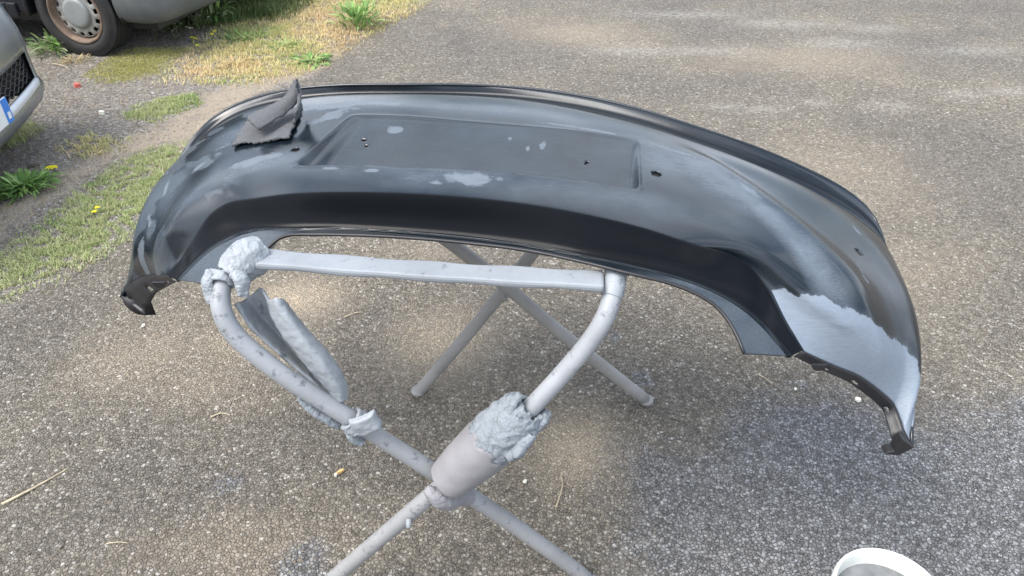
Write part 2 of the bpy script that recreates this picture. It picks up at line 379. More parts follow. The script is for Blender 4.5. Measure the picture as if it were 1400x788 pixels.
# stones standing proud of the worn asphalt, and loose gravel on the verge
def stones(name, x, y, size, mat, label, flat=.55, sink=.25):
    n = len(x); tmpl = np.array([(1, 0, 0), (.5, .87, 0), (-.5, .87, 0), (-1, 0, 0), (-.5, -.87, 0), (.5, -.87, 0), (.55, .3, 1), (-.2, .6, .95), (-.5, -.3, 1.05), (.3, -.55, .9)])
    F = np.array([(6, 7, 8), (6, 8, 9), (0, 1, 6), (1, 7, 6), (1, 2, 7), (2, 3, 7), (3, 8, 7), (3, 4, 8), (4, 5, 8), (5, 9, 8), (5, 0, 9), (0, 6, 9)])
    V = np.repeat(tmpl[None], n, 0) + rng.normal(0, .13, (n, 10, 3))
    V[..., :2] *= (size * rng.uniform(.75, 1.2, n))[:, None, None] * .5; V[..., 1] *= rng.uniform(.6, 1, n)[:, None]
    V[..., 2] *= (size * .5 * flat)[:, None] * rng.uniform(.7, 1.3, n)[:, None]
    a = rng.uniform(0, 2 * pi, n); c, s_ = np.cos(a)[:, None], np.sin(a)[:, None]
    vx = V[..., 0] * c - V[..., 1] * s_; vy = V[..., 0] * s_ + V[..., 1] * c
    tx, ty = rng.normal(0, .22, n)[:, None], rng.normal(0, .22, n)[:, None]
    vz = V[..., 2] + vx * tx + vy * ty - (size * sink)[:, None]
    V = np.stack([vx + x[:, None], vy + y[:, None], vz + hill(x, y)[:, None]], -1).reshape(-1, 3)
    Fa = (F[None] + (np.arange(n) * 10)[:, None, None]).reshape(-1, 3)
    o = make(name, V, Fa, mat, None, False, dict(tint=np.repeat(rng.beta(1.5, 3.0, n), 10), sand=np.repeat(f_sand(x, y), 10), tar=np.repeat(sstep(soft(x, y, TAR, .55) + .9 * fbm(x, y, 6, 55)) if len(x) else x, 10)))
    return tag(o, label, 'gravel', None, 'stuff')
def sample(n, x0, x1, y0, y1, f):
    x = rng.uniform(x0, x1, n); y = rng.uniform(y0, y1, n); k = f(x, y); return x[k], y[k]
def f_as(x, y):
    vis = np.abs(x) < .82 * y * .809 + .62 * 1.66 * .588 + .12
    fade = np.clip((4.3 - y) / 2.2, 0, 1); v = soft(x, y, VERGE, .25)
    return vis & (rng.random(x.shape) < fade * (1 - v))
x, y = sample(88000, -2.4, 2.7, .85, 4.2, f_as)
stones('aggregate_stones', x, y, np.clip(rng.lognormal(-5.12, .36, len(x)), .003, .013), M['stone'], 'small brown and pale stones bedded in the worn asphalt surface', .62, .05)
def f_gr(x, y):
    v = soft(x, y, VERGE, .3); e = soft(x, y, EARTH, .3)
    return rng.random(x.shape) < v * (1 - .75 * e)
x, y = sample(42000, -3.9, -.8, 1.7, 6.2, f_gr)
stones('loose_gravel', x, y, np.clip(rng.lognormal(-4.62, .38, len(x)), .005, .024), M['gravel'], 'loose grey and buff gravel scattered over the verge beside the cars', .55, .12)

# ---------------------------------------------------------------- grass and weeds
def blades(name, polys, n, h, w, tones, label, lean=.6, clump=0.0, edge=.12, cat='grass', kind='stuff'):
    xs = [];ys = []
    for poly, share in polys:
        p = np.array(poly); m = int(n * share * 3)
        x = rng.uniform(p[:, 0].min() - .05, p[:, 0].max() + .05, m); y = rng.uniform(p[:, 1].min() - .05, p[:, 1].max() + .05, m)
        if clump:
            q = np.sin(x * 37 + 3 * np.sin(y * 23)) * np.cos(y * 31 + 2 * np.sin(x * 19)); k0 = rng.random(m) < np.clip(.5 + q * clump, .03, 1)
            x, y = x[k0], y[k0]
        k = rng.random(len(x)) < soft(x, y, poly, edge); x, y = x[k][:int(n * share)], y[k][:int(n * share)]
        xs.append(x); ys.append(y)
    x = np.concatenate(xs); y = np.concatenate(ys); n = len(x)
    a = rng.uniform(0, 2 * pi, n); hh = rng.uniform(.45, 1.15, n) * h; ww = rng.uniform(.6, 1.3, n) * w; le = rng.uniform(.2, 1.3, n) * lean
    d = np.stack([np.cos(a), np.sin(a)], 1); s_ = np.stack([-np.sin(a), np.cos(a)], 1); z0 = hill(x, y) - .002
    def pt(t, side, wd):
        o = d * (le * hh * t ** 1.6)[:, None] + s_ * (side * ww * wd * .5)[:, None]
        return np.stack([x + o[:, 0], y + o[:, 1], z0 + hh * t * (1 - .35 * le * t)], 1)
    V = np.stack([pt(0, -1, 1), pt(0, 1, 1), pt(.55, 1, .85), pt(.55, -1, .85), pt(1, 0, 0)], 1).reshape(-1, 3)
    b = (np.arange(n) * 5)[:, None]
    F = np.concatenate([b + np.array([[0, 1, 2]]), b + np.array([[0, 2, 3]]), b + np.array([[3, 2, 4]])], 0)
    T = np.array(tones); ti = np.clip(((fbm(x, y, 3.5, 21) + .5) * 1.5 - .25 + rng.normal(0, .16, n)) * len(T), 0, len(T) - 1).astype(int); col = T[ti] * rng.uniform(.75, 1.25, (n, 1))
    col = np.repeat(col, 5, 0)
    o = make(name, V, F, M['plant'], None, True, None, np.clip(col, 0, 1))
    return tag(o, label, cat, None, kind)
GREEN = [(.23, .32, .10), (.30, .38, .14), (.38, .44, .19), (.46, .47, .24)]
PALE = [(.36, .42, .18), (.44, .47, .24), (.54, .50, .30), (.32, .38, .15)]
DRY = [(.36, .42, .14), (.50, .48, .20), (.62, .54, .25), (.68, .57, .31), (.64, .48, .28)]
STRIP = [(-1.94, 2.20), (-1.78, 2.35), (-1.67, 2.56), (-1.58, 2.85), (-1.53, 3.24), (-1.62, 3.56), (-1.86, 3.42), (-1.96, 3.06), (-2.00, 2.73), (-2.02, 2.51), (-2.12, 2.33)]
blades('grass_strip', [(STRIP, 1)], 36000, .021, .0036, GREEN + PALE, 'green grass strip between the gravel and the asphalt left of the bumper', .8, .6, .16)
blades('dead_stems', [([(-3.9, 3.2), (-2.4, 2.0), (-1.7, 2.2), (-1.5, 3.5), (-1.2, 4.8), (-1.9, 5.6), (-3.2, 5.6)], 1)], 2600, .045, .0028, [(.46, .38, .24), (.38, .30, .18), (.30, .30, .14), (.52, .46, .34)], 'sparse dead stems and straw scattered over the verge gravel', 2.2, .8, .3)
blades('grass_patch', [([(-2.13, 3.88), (-1.94, 3.83), (-1.79, 4.07), (-1.88, 4.20), (-2.02, 4.13), (-2.13, 4.02)], 1)], 7500, .021, .004, GREEN, 'small green grass patch in the gravel midway to the van wheel', .7, .5, .08)
blades('grass_patch', [([(-2.32, 3.50), (-2.13, 3.40), (-1.97, 3.48), (-2.02, 3.60), (-2.22, 3.65)], 1)], 1500, .03, .004, PALE + DRY, 'thin straw coloured grass tuft in the gravel above the long strip', 1.0, .6, .1)
blades('grass_patch', [([(-2.60, 3.44), (-2.50, 3.68), (-2.59, 3.78), (-2.85, 3.75), (-2.9, 3.5)], 1)], 3200, .035, .004, GREEN, 'dark green grass patch just below the front corner of the silver car', .8, .4, .1)
MOSS = [(-2.60, 4.58), (-2.42, 4.43), (-2.25, 4.62), (-2.22, 5.02), (-2.50, 5.0), (-2.62, 4.8)]
blades('moss_patch', [(MOSS, 1)], 26000, .011, .0045, [(.40, .38, .13), (.46, .43, .16), (.36, .36, .11), (.50, .47, .20)], 'flat yellow green moss mat in front of the van wheel', .5, .3, .22, 'moss')
BIG = [(-2.05, 4.45), (-1.66, 4.40), (-1.39, 4.62), (-1.26, 5.1), (-.92, 5.72), (-.70, 6.4), (-.6, 7.3), (-2.6, 7.3), (-2.3, 6.2), (-2.05, 5.65), (-2.10, 5.2)]
blades('dry_grass', [(BIG, 1)], 62000, .036, .0042, DRY, 'wide bank of dry yellow grass along the far left edge of the yard', 1.0, .55, .3)
blades('dry_grass', [([(-1.55, 4.4), (-1.2, 4.7), (-1.0, 5.3), (-.75, 6.0), (-.85, 6.2), (-1.3, 5.2), (-1.7, 4.6)], 1)], 9000, .028, .0035, [(.50, .37, .20), (.55, .45, .26), (.40, .30, .14)], 'thin tan dead grass fringe where the bank meets the asphalt', 1.1, .6, .15)
blades('dark_undergrowth', [([(-2.5, 5.5), (-1.75, 5.7), (-1.6, 6.3), (-1.9, 7.0), (-3.0, 7.0), (-3.0, 5.7)], 1)], 12000, .11, .007, [(.07, .12, .03), (.11, .17, .05), (.16, .19, .07)], 'darker green undergrowth beside the van at the top edge', .8, .5, .2)

def leaf(V, F, C, base, az, L, W, el, droop, tone, fold=.25):
    """one lanceolate leaf as 2x4 quads"""
    b = len(V); d = Vector((cos(az), sin(az), 0)); s_ = Vector((-sin(az), cos(az), 0)); n = 5
    for i in range(n):
        t = i / (n - 1); w = W * (sin(pi * min(1, t * .92 + .06)) ** .8) * .5
        c = Vector(base) + d * (L * t * cos(el)) + Vector((0, 0, L * (t * sin(el) - droop * t * t)))
        for k in (-1, 0, 1): V.append(tuple(c + s_ * (w * k) + Vector((0, 0, abs(k) * w * fold)))); C.append(tone)
    for i in range(n - 1):
        for k in range(2): a = b + i * 3 + k; F.append((a, a + 1, a + 4, a + 3))
def weed(name, x, y, r, n, tones, label, el=(.2, 1.0), width=.22, h=0.0, group=None, cat='weed', seed=0):
    R = random.Random(seed); V = []; F = []; C = []
    root = empty(name, (x, y, 0), label, cat, group)
    for i in range(int(n * 1.9)):
        az = R.uniform(0, 2 * pi); rr = R.uniform(0, r * .75); L = r * R.uniform(.16, .62)
        t = R.choice(tones); k = R.uniform(.75, 1.25)
        leaf(V, F, C, (x + rr * cos(az), y + rr * sin(az), R.uniform(0, h)), az + R.uniform(-.4, .4), L, L * width * R.uniform(.5, 1.2), R.uniform(*el), R.uniform(.1, .5), tuple(min(1, q * k) for q in t))
    make('foliage', V, F, M['plant'], root, True, None, np.array(C))
    if h > .05:
        mb = MB()
        for i in range(4):
            a = R.uniform(0, 2 * pi); mb.tube(spline([(x, y, 0), (x + .02 * cos(a), y + .02 * sin(a), h * .5), (x + .05 * cos(a), y + .05 * sin(a), h)], 4), [.003] * 9, 5)
        o = mb.build('stem', M['plant'], root); at = o.data.attributes.new('tone', 'FLOAT_COLOR', 'POINT')
        at.data.foreach_set('color', np.tile([.15, .2, .07, 1], len(o.data.vertices)).astype(np.float32))
    return root
LEAFY = [(.16, .30, .07), (.22, .38, .10), (.12, .24, .06), (.30, .44, .15)]
PALEL = [(.30, .36, .20), (.38, .42, .26), (.22, .30, .13)]
weed('weed_clump', -2.25, 3.06, .15, 210, LEAFY, 'bright green leafy clump in the gravel at the left edge of the photo', (.2, 1.1), .22, .03, seed=1)
weed('thistle_weed', -1.13, 5.55, .20, 150, LEAFY, 'tall bright green weed in the dry grass near the asphalt edge', (.4, 1.3), .2, .12, seed=2)
weed('low_weed', -1.31, 4.80, .15, 100, LEAFY, 'flat green rosette weed at the near edge of the dry grass bank', (.05, .6), .26, .0, seed=3)
weed('low_weed', -1.63, 4.46, .10, 50, PALEL, 'small grey green weed between the bumper and the dry bank', (.05, .5), .26, .0, seed=4)
weed('spiky_weed', -3.05, 4.98, .17, 120, LEAFY + PALEL, 'green weed growing between the silver car and the van wheel', (.2, 1.2), .20, .08, seed=5)
weed('bushy_weed', -2.0, 6.25, .32, 240, LEAFY, 'large bright green weed at the top edge behind the van bumper', (.3, 1.3), .2, .18, seed=6)
weed('bushy_weed', -2.22, 5.62, .20, 140, PALEL + LEAFY, 'pale grey green bushy weed beside the white flowers', (.3, 1.3), .2, .14, seed=7)
weed('tall_weed', -2.27, 5.52, .10, 90, PALEL, 'upright pale green stalk rising beside the van bumper', (.9, 1.45), .2, .26, seed=8)
weed('low_weed', -1.86, 5.25, .15, 80, LEAFY, 'small green weed in the middle of the dry grass bank', (.2, .9), .2, .0, seed=9)
weed('low_weed', -1.55, 5.1, .13, 70, GREEN + LEAFY, 'olive tuft on the right half of the dry grass bank', (.2, .9), .2, .0, seed=10)
weed('dead_tuft', -2.85, 4.80, .12, 110, [(.50, .42, .25), (.40, .32, .18)], 'small dead straw tuft left of the van tyre', (.1, .9), .09, .0, cat='weed', seed=11)
weed('dead_tuft', -1.77, 4.72, .14, 150, [(.50, .38, .20), (.44, .30, .14)], 'orange tan dead tuft at the near side of the dry bank', (.1, .9), .09, .0, cat='weed', seed=12)
def flowers(name, pts, colr, r, h, label, seed):
    R = random.Random(seed); cx = sum(p[0] for p in pts) / len(pts); cy = sum(p[1] for p in pts) / len(pts)
    root = empty(name, (cx, cy, 0), label, 'flower')
    st = MB(); V = []; F = []; C = []
    for (x, y) in pts:
        hh = h * R.uniform(.6, 1.1); ax_, ay_ = R.uniform(-.03, .03), R.uniform(-.03, .03)
        st.tube([(x, y, 0), (x + ax_ * .5, y + ay_ * .5, hh * .6), (x + ax_, y + ay_, hh)], [.0016, .0014, .001], 4)
        for k in range(6): leaf(V, F, C, (x + ax_, y + ay_, hh), k * pi / 3 + R.random(), r, r * .8, .25, .3, colr)
    o = st.build('stalk', M['plant'], root); at = o.data.attributes.new('tone', 'FLOAT_COLOR', 'POINT')
    at.data.foreach_set('color', np.tile([.17, .2, .08, 1], len(o.data.vertices)).astype(np.float32))
    make('petals', V, F, M['plant'], root, True, None, np.array(C))['kind'] = 'stuff'; o['kind'] = 'stuff'
R0 = random.Random(3)
flowers('white_flowers', [(-2.38 + R0.uniform(-.22, .20), 5.42 + R0.uniform(-.22, .25)) for _ in range(46)], (.72, .70, .64), .013, .11, 'cluster of tiny white flowers at the foot of the van bumper', 1)
flowers('yellow_flowers', [(-2.11 + R0.uniform(-.06, .06), 4.95 + R0.uniform(-.08, .12)) for _ in range(3)], (.80, .72, .03), .015, .08, 'small yellow flowers on the gravel in front of the white flowers', 2)
flowers('yellow_flowers', [(-2.05, 5.14), (-2.08, 5.2)], (.80, .72, .03), .018, .10, 'pair of yellow flowers behind the larger yellow flower', 3)
flowers('dandelion', [(-2.18, 3.22), (-2.19, 3.23)], (.80, .70, .02), .022, .05, 'single yellow dandelion at the top of the leafy clump', 4)
flowers('dandelion', [(-1.83, 2.83), (-1.835, 2.835)], (.80, .70, .02), .013, .03, 'single yellow dandelion in the long grass strip', 5)

# ---------------------------------------------------------------- the car bumper
B_O = np.array([-.09, 1.34]); B_YAW = radians(-11)
bax = np.array([cos(B_YAW), sin(B_YAW)]); bay = np.array([-sin(B_YAW), cos(B_YAW)])
def bw(q):
    q = np.asarray(q, float); return np.stack([B_O[0] + bax[0] * q[..., 0] + bay[0] * q[..., 1], B_O[1] + bax[1] * q[..., 0] + bay[1] * q[..., 1], q[..., 2]], -1)
# feature lines of the skin from the boot seam (first) to the lower lip (last); each: left half, right half, (along, across, up)
ROWS = [
  ([(-0.114,0.476,0.965),(-0.299,0.450,0.963),(-0.432,0.436,0.957),(-0.539,0.426,0.945),(-0.675,0.419,0.912),(-0.774,0.391,0.873),(-0.817,0.306,0.830),(-0.845,0.240,0.770),(-0.860,0.120,0.680),(-0.860,0.030,0.610),(-0.912,-0.003,0.535)],
   [(-0.114,0.476,0.965),(0.035,0.485,0.963),(0.184,0.475,0.957),(0.330,0.449,0.945),(0.472,0.416,0.922),(0.613,0.409,0.885),(0.739,0.404,0.840),(0.831,0.398,0.800),(0.886,0.366,0.770),(0.915,0.270,0.715),(0.930,0.100,0.650),(0.930,-0.050,0.600),(0.918,-0.175,0.555)]),
  ([(-0.112,0.467,0.955),(-0.299,0.446,0.953),(-0.431,0.431,0.947),(-0.537,0.417,0.935),(-0.668,0.402,0.905),(-0.765,0.372,0.867),(-0.813,0.286,0.825),(-0.850,0.190,0.770),(-0.868,0.090,0.680),(-0.865,0.010,0.610),(-0.911,0.005,0.545)],
   [(-0.112,0.467,0.955),(0.038,0.467,0.953),(0.187,0.453,0.947),(0.332,0.424,0.935),(0.473,0.393,0.912),(0.612,0.378,0.877),(0.737,0.372,0.833),(0.824,0.352,0.797),(0.887,0.321,0.765),(0.925,0.220,0.715),(0.945,0.080,0.655),(0.940,-0.050,0.600),(0.916,-0.161,0.560)]),
  ([(-0.089,0.376,0.975),(-0.265,0.351,0.975),(-0.393,0.340,0.968),(-0.497,0.333,0.955),(-0.615,0.307,0.930),(-0.697,0.261,0.900),(-0.752,0.189,0.860),(-0.790,0.131,0.820),(-0.810,0.052,0.775),(-0.819,-0.008,0.715),(-0.833,-0.023,0.650),(-0.864,-0.017,0.590)],
   [(-0.089,0.376,0.975),(0.055,0.371,0.975),(0.197,0.349,0.970),(0.335,0.326,0.957),(0.469,0.297,0.935),(0.599,0.267,0.908),(0.713,0.248,0.870),(0.800,0.210,0.835),(0.872,0.148,0.790),(0.914,0.080,0.745),(0.931,-0.017,0.690),(0.930,-0.088,0.635),(0.905,-0.150,0.575)]),
  ([(-0.063,0.270,0.985),(-0.233,0.255,0.985),(-0.357,0.250,0.977),(-0.473,0.240,0.963),(-0.572,0.207,0.943),(-0.659,0.164,0.912),(-0.709,0.117,0.877),(-0.744,0.054,0.830),(-0.768,-0.007,0.780),(-0.778,-0.048,0.725),(-0.796,-0.045,0.670),(-0.817,-0.030,0.625)],
   [(-0.063,0.270,0.985),(0.073,0.271,0.985),(0.207,0.260,0.980),(0.338,0.248,0.967),(0.466,0.212,0.947),(0.589,0.169,0.920),(0.695,0.128,0.885),(0.777,0.088,0.845),(0.835,0.018,0.800),(0.877,-0.038,0.740),(0.897,-0.079,0.670),(0.885,-0.111,0.605)]),
  ([(-0.049,0.214,0.985),(-0.219,0.214,0.985),(-0.365,0.204,0.974),(-0.457,0.143,0.957),(-0.538,0.087,0.940),(-0.616,0.053,0.910),(-0.667,0.014,0.870),(-0.693,-0.037,0.825),(-0.717,-0.069,0.775),(-0.740,-0.074,0.715),(-0.763,-0.058,0.660)],
   [(-0.049,0.214,0.985),(0.082,0.216,0.985),(0.212,0.213,0.982),(0.340,0.188,0.972),(0.449,0.129,0.957),(0.549,0.046,0.940),(0.644,-0.023,0.910),(0.719,-0.073,0.870),(0.783,-0.105,0.810),(0.824,-0.125,0.735),(0.827,-0.128,0.660)]),
  ([(0.006,-0.013,0.982),(-0.142,-0.022,0.980),(-0.251,-0.020,0.975),(-0.342,-0.025,0.967),(-0.443,-0.030,0.950),(-0.512,-0.064,0.930),(-0.557,-0.096,0.900),(-0.587,-0.132,0.860),(-0.626,-0.142,0.800),(-0.678,-0.124,0.715)],
   [(0.006,-0.013,0.982),(0.123,-0.013,0.982),(0.237,-0.008,0.977),(0.333,-0.001,0.967),(0.435,-0.045,0.955),(0.528,-0.102,0.937),(0.604,-0.128,0.900),(0.667,-0.154,0.855),(0.722,-0.157,0.790),(0.741,-0.161,0.720)]),
  ([(0.028,-0.103,0.974),(-0.114,-0.109,0.972),(-0.215,-0.116,0.967),(-0.320,-0.120,0.955),(-0.413,-0.114,0.930),(-0.486,-0.107,0.905),(-0.515,-0.120,0.885),(-0.537,-0.132,0.855),(-0.562,-0.147,0.820),(-0.590,-0.157,0.785),(-0.626,-0.162,0.750)],
   [(0.028,-0.103,0.974),(0.139,-0.103,0.972),(0.250,-0.111,0.967),(0.357,-0.119,0.955),(0.465,-0.123,0.930),(0.519,-0.108,0.913),(0.566,-0.121,0.887),(0.596,-0.142,0.857),(0.619,-0.166,0.825),(0.642,-0.181,0.800),(0.664,-0.190,0.775)]),
  ([(0.032,-0.129,0.907),(-0.112,-0.134,0.906),(-0.214,-0.141,0.903),(-0.316,-0.153,0.895),(-0.399,-0.147,0.882),(-0.446,-0.147,0.868),(-0.484,-0.157,0.850),(-0.519,-0.167,0.826),(-0.548,-0.185,0.800),(-0.582,-0.192,0.765)],
   [(0.032,-0.129,0.907),(0.146,-0.135,0.906),(0.258,-0.149,0.903),(0.365,-0.157,0.895),(0.445,-0.163,0.884),(0.505,-0.170,0.868),(0.559,-0.186,0.848),(0.594,-0.198,0.825),(0.621,-0.204,0.800),(0.644,-0.211,0.777)]),
  ([(0.036,-0.147,0.902),(-0.106,-0.153,0.902),(-0.206,-0.162,0.900),(-0.279,-0.169,0.896),(-0.325,-0.169,0.889),(-0.345,-0.172,0.880),(-0.358,-0.193,0.868),(-0.374,-0.211,0.852),(-0.393,-0.228,0.835),(-0.428,-0.240,0.818),(-0.478,-0.237,0.800)],
   [(0.036,-0.147,0.902),(0.149,-0.151,0.902),(0.260,-0.168,0.900),(0.341,-0.184,0.897),(0.419,-0.187,0.886),(0.465,-0.197,0.877),(0.501,-0.210,0.863),(0.525,-0.233,0.847),(0.540,-0.254,0.832),(0.550,-0.275,0.820)]),
]

def pchip(x,y,xq):
    x=np.asarray(x,float);y=np.asarray(y,float);h=np.diff(x)
    d=np.diff(y,axis=0)/h[:,None]
    m=np.zeros_like(y)
    a,b=d[:-1],d[1:]; w1=(2*h[1:]+h[:-1])[:,None];w2=(h[1:]+2*h[:-1])[:,None]
    with np.errstate(all='ignore'):
        hm=(w1+w2)/(w1/a+w2/b)
    m[1:-1]=np.where(a*b>0,np.nan_to_num(hm),0); m[0]=d[0];m[-1]=d[-1]
    i=np.clip(np.searchsorted(x,xq,side='right')-1,0,len(x)-2); t=((xq-x[i])/h[i])[:,None];H=h[i][:,None]
    return (2*t**3-3*t**2+1)*y[i]+(t**3-2*t**2+t)*H*m[i]+(-2*t**3+3*t**2)*y[i+1]+(t**3-t**2)*H*m[i+1]
def cat(x,y,xq):
    x=np.asarray(x,float);y=np.asarray(y,float);h=np.diff(x)[:,None];d=np.diff(y,axis=0)/h
    m=np.zeros_like(y); m[1:-1]=(d[:-1]*h[1:]+d[1:]*h[:-1])/(h[:-1]+h[1:]); m[0]=d[0];m[-1]=d[-1]
    i=np.clip(np.searchsorted(x,xq,side='right')-1,0,len(x)-2); t=((xq-x[i])/h[i,0])[:,None];H=h[i]
    return (2*t**3-3*t**2+1)*y[i]+(t**3-2*t**2+t)*H*m[i]+(-2*t**3+3*t**2)*y[i+1]+(t**3-t**2)*H*m[i+1]
def surface(NS=481,sub=(6,8,26,14,36,22,18,26)):
    S=np.linspace(-1,1,NS); C=[]
    for L,R in ROWS:
        P=np.array(L[::-1]+R[1:],float)
        c=np.r_[0,np.cumsum(np.linalg.norm(np.diff(P,axis=0),axis=1))]
        f=np.linspace(0,c[-1],900); Q=cat(c,P,f)
        # smooth
        k=np.exp(-np.linspace(-2,2,61)**2);k/=k.sum()
        Qp=np.vstack([2*Q[0]-Q[30:0:-1],Q,2*Q[-1]-Q[-2:-32:-1]])
        Q=np.stack([np.convolve(Qp[:,a],k,'valid') for a in range(3)],1)
        c=np.r_[0,np.cumsum(np.linalg.norm(np.diff(Q,axis=0),axis=1))]
        c0=np.interp(0,Q[:,0],c)
        sq=np.where(S<0,c0*(1+S),c0+(c[-1]-c0)*S)
        C.append(np.stack([np.interp(sq,c,Q[:,a]) for a in range(3)],1))
    C=np.array(C) # 9,NS,3
    mid=C[:,NS//2]; kn=np.r_[0,np.cumsum(np.linalg.norm(np.diff(mid,axis=0),axis=1))]
    T=np.concatenate([np.linspace(i,i+1,n,endpoint=False) for i,n in enumerate(sub)]+[[8.]])
    kq=np.interp(T,np.arange(9),kn)
    G=np.zeros((len(T),NS,3))
    hi=T<6
    for j in range(NS):
        G[hi,j]=pchip(kn[:7],C[:7,j],kq[hi]); G[~hi,j]=pchip(kn[6:],C[6:,j],kq[~hi])
    return S,T,G

S, T, G = surface()
# the strip between boot seam and skin is a narrow gutter
tt = T[:, None]; ss = S[None, :]; U = G[..., 0]; Vv = G[..., 1]
fade = sstep((1 - np.abs(ss)) / .25)
Z_ = G[..., 2]
Z_ += -.012 * np.exp(-((tt - 1.25) / .28) ** 2) * fade + .004 * np.exp(-((tt - .35) / .3) ** 2)
r7 = int(np.argmin(abs(T - 7))); dl = np.linalg.norm(G - G[r7][None], axis=2) * (tt > 7)
Z_ += (tt > 7) * (-.006 * np.exp(-((dl - .0035) / .0016) ** 2) + .003 * np.exp(-((dl - .007) / .0018) ** 2) - .006 * np.exp(-((dl - .0105) / .0015) ** 2)) * sstep((8 - tt) / .12)
# number plate recess
def edge(px, py, qx, qy):    # signed distance, positive to the left of p->q
    L = math.hypot(qx - px, qy - py); return (-(qy - py) * (U - px) + (qx - px) * (Vv - py)) / L
BL, BR, TR, TL = (-.358, -.026), (.342, .004), (.328, .212), (-.318, .206)
d = [edge(*BL, *BR), edge(*BR, *TR), edge(*TR, *TL), edge(*TL, *BL)]
dm = -np.log(sum(np.exp(-np.clip(q, -.1, .1) / .007) for q in d)) * .007      # metres inside the rim, corners rounded
rec = sstep((dm + .001) / .008) * (.50 + .50 * np.minimum(sstep((d[3] - .014) / .022), sstep((d[1] - .003) / .014))) * (tt > 2)
lipr = np.exp(-((dm + .004) / .004) ** 2) * (tt > 2)
Z_ += -(.040 - .186 * np.clip(Vv, 0, .21)) * rec + .0016 * lipr
# styling line over the right hand corner: full below it, falling away above
line = np.array([(.40, .235), (.50, .165), (.60, .075), (.69, -.005), (.77, -.06), (.83, -.08)])
yl = np.interp(U, line[:, 0], line[:, 1]); dd = (Vv - yl) * .72; on_ = sstep((U - .38) / .12) * sstep((.84 - U) / .08) * (tt < 6) * (tt > 1.6)
Z_ += .010 * on_ * np.where(dd < 0, np.exp(-(dd / .085) ** 2), np.exp(-(dd / .024) ** 2))
Z_ += .0007 * np.sin(U * 9 + 1) * np.cos(Vv * 14) * (1 - rec)
G[..., 2] = Z_
Wd = bw(G); NT, NS = U.shape
# surface masks (where the plastic was rubbed through, filled or freshly primed; plus painted sheen and shade)
WOB = 2.2 * fbm(U, Vv * 1.3, 34, 3)
def blob(cx, cy, rx, ry, ang=0, a=1):
    c, s_ = cos(ang), sin(ang); X1 = (U - cx) * c + (Vv - cy) * s_; Y1 = -(U - cx) * s_ + (Vv - cy) * c
    wob = WOB
    return a * np.clip(1.35 - (np.sqrt((X1 / rx) ** 2 + (Y1 / ry) ** 2) + wob) * .85, 0, 1)
rub = np.zeros_like(U)
for q in [(.022, -.046, .062, .023, .03), (-.045, -.066, .022, .006), (-.185, -.036, .012, .005, .1), (-.27, -.036, .020, .005), (-.205, .165, .017, .016), (.128, .150, .007, .015), (.10, .135, .005, .008), (.055, .165, .005, .006),
          (-.372, .205, .055, .020, .6), (-.40, .262, .055, .014, .15), (-.30, .285, .08, .012, 0), (-.47, .012, .055, .018, .3), (-.60, .10, .03, .006, .7), (-.63, .04, .035, .006, .8), (-.56, .17, .04, .005, .6), (-.735, -.03, .006, .022, .6), (-.72, .03, .006, .03, .4),
          (.18, .236, .085, .004, -.1), (.40, .20, .06, .004, -.3), (.56, .08, .03, .008, -.9), (.78, -.0, .028, .005, -1.1, .8), (.80, .16, .03, .006, -1.2, .8), (-.76, -.06, .012, .02, 1.2)]:
    rub = np.maximum(rub, blob(*q))
dust_and_sheen = np.zeros_like(U); WOB = .9 * fbm(U, Vv, 9, 11)  # pale mask: sanding dust together with sheen painted on the lit parts
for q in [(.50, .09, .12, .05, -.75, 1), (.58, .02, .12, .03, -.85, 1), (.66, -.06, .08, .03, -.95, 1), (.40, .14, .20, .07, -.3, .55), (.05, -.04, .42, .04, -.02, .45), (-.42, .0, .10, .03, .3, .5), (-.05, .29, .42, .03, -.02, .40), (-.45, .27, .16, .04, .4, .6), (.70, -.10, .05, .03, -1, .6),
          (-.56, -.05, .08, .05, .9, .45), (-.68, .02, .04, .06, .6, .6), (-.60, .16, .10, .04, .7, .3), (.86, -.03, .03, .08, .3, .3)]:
    dust_and_sheen = np.maximum(dust_and_sheen, np.clip(blob(*q), 0, q[5]))
dust_and_sheen = np.maximum(dust_and_sheen, .32 * rec)
dust_and_sheen *= (tt < 6.0) * (1 - .45 * rec)
dust_and_sheen *= np.clip(.78 + 1.3 * fbm(U, Vv * 1.4, 12, 77), 0, 1.25)
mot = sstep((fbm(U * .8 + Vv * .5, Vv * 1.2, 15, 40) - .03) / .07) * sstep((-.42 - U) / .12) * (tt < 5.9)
dust_and_sheen = np.maximum(dust_and_sheen, .45 * mot)
dust_and_sheen = np.maximum(dust_and_sheen, .34 * (tt > 7) * sstep((np.abs(ss) - .50) / .2) * sstep((dl - .013) / .004))  # sky reflection painted as a paler colour on the end flaps
dark = np.maximum(np.exp(-((tt - 1.3) / .40) ** 2) * .85, sstep((tt - 5.93) / .10) * np.where(tt > 7.0, np.clip(1 - dl / .014, 0, 1) * .7, 1.0)) + np.zeros_like(U)  # shade painted into the colour below the crease; grooves darkened too
thr = np.interp(T, [0, 1, 2, 2.8, 3.57, 4.0, 4.3, 4.47, 4.6, 4.8, 5.1, 5.3, 5.5, 5.8, 6.1], [.93, .93, .92, .902, .892, .866, .835, .828, .80, .793, .80, .822, .805, .826, .84])
prim = np.clip((ss - thr[:, None]) * 12 + .5, 0, 1) * (tt < 5.95)
idx = np.arange(NT * NS).reshape(NT, NS)
Fq = np.stack([idx[:-1, :-1], idx[1:, :-1], idx[1:, 1:], idx[:-1, 1:]], -1).reshape(-1, 4)
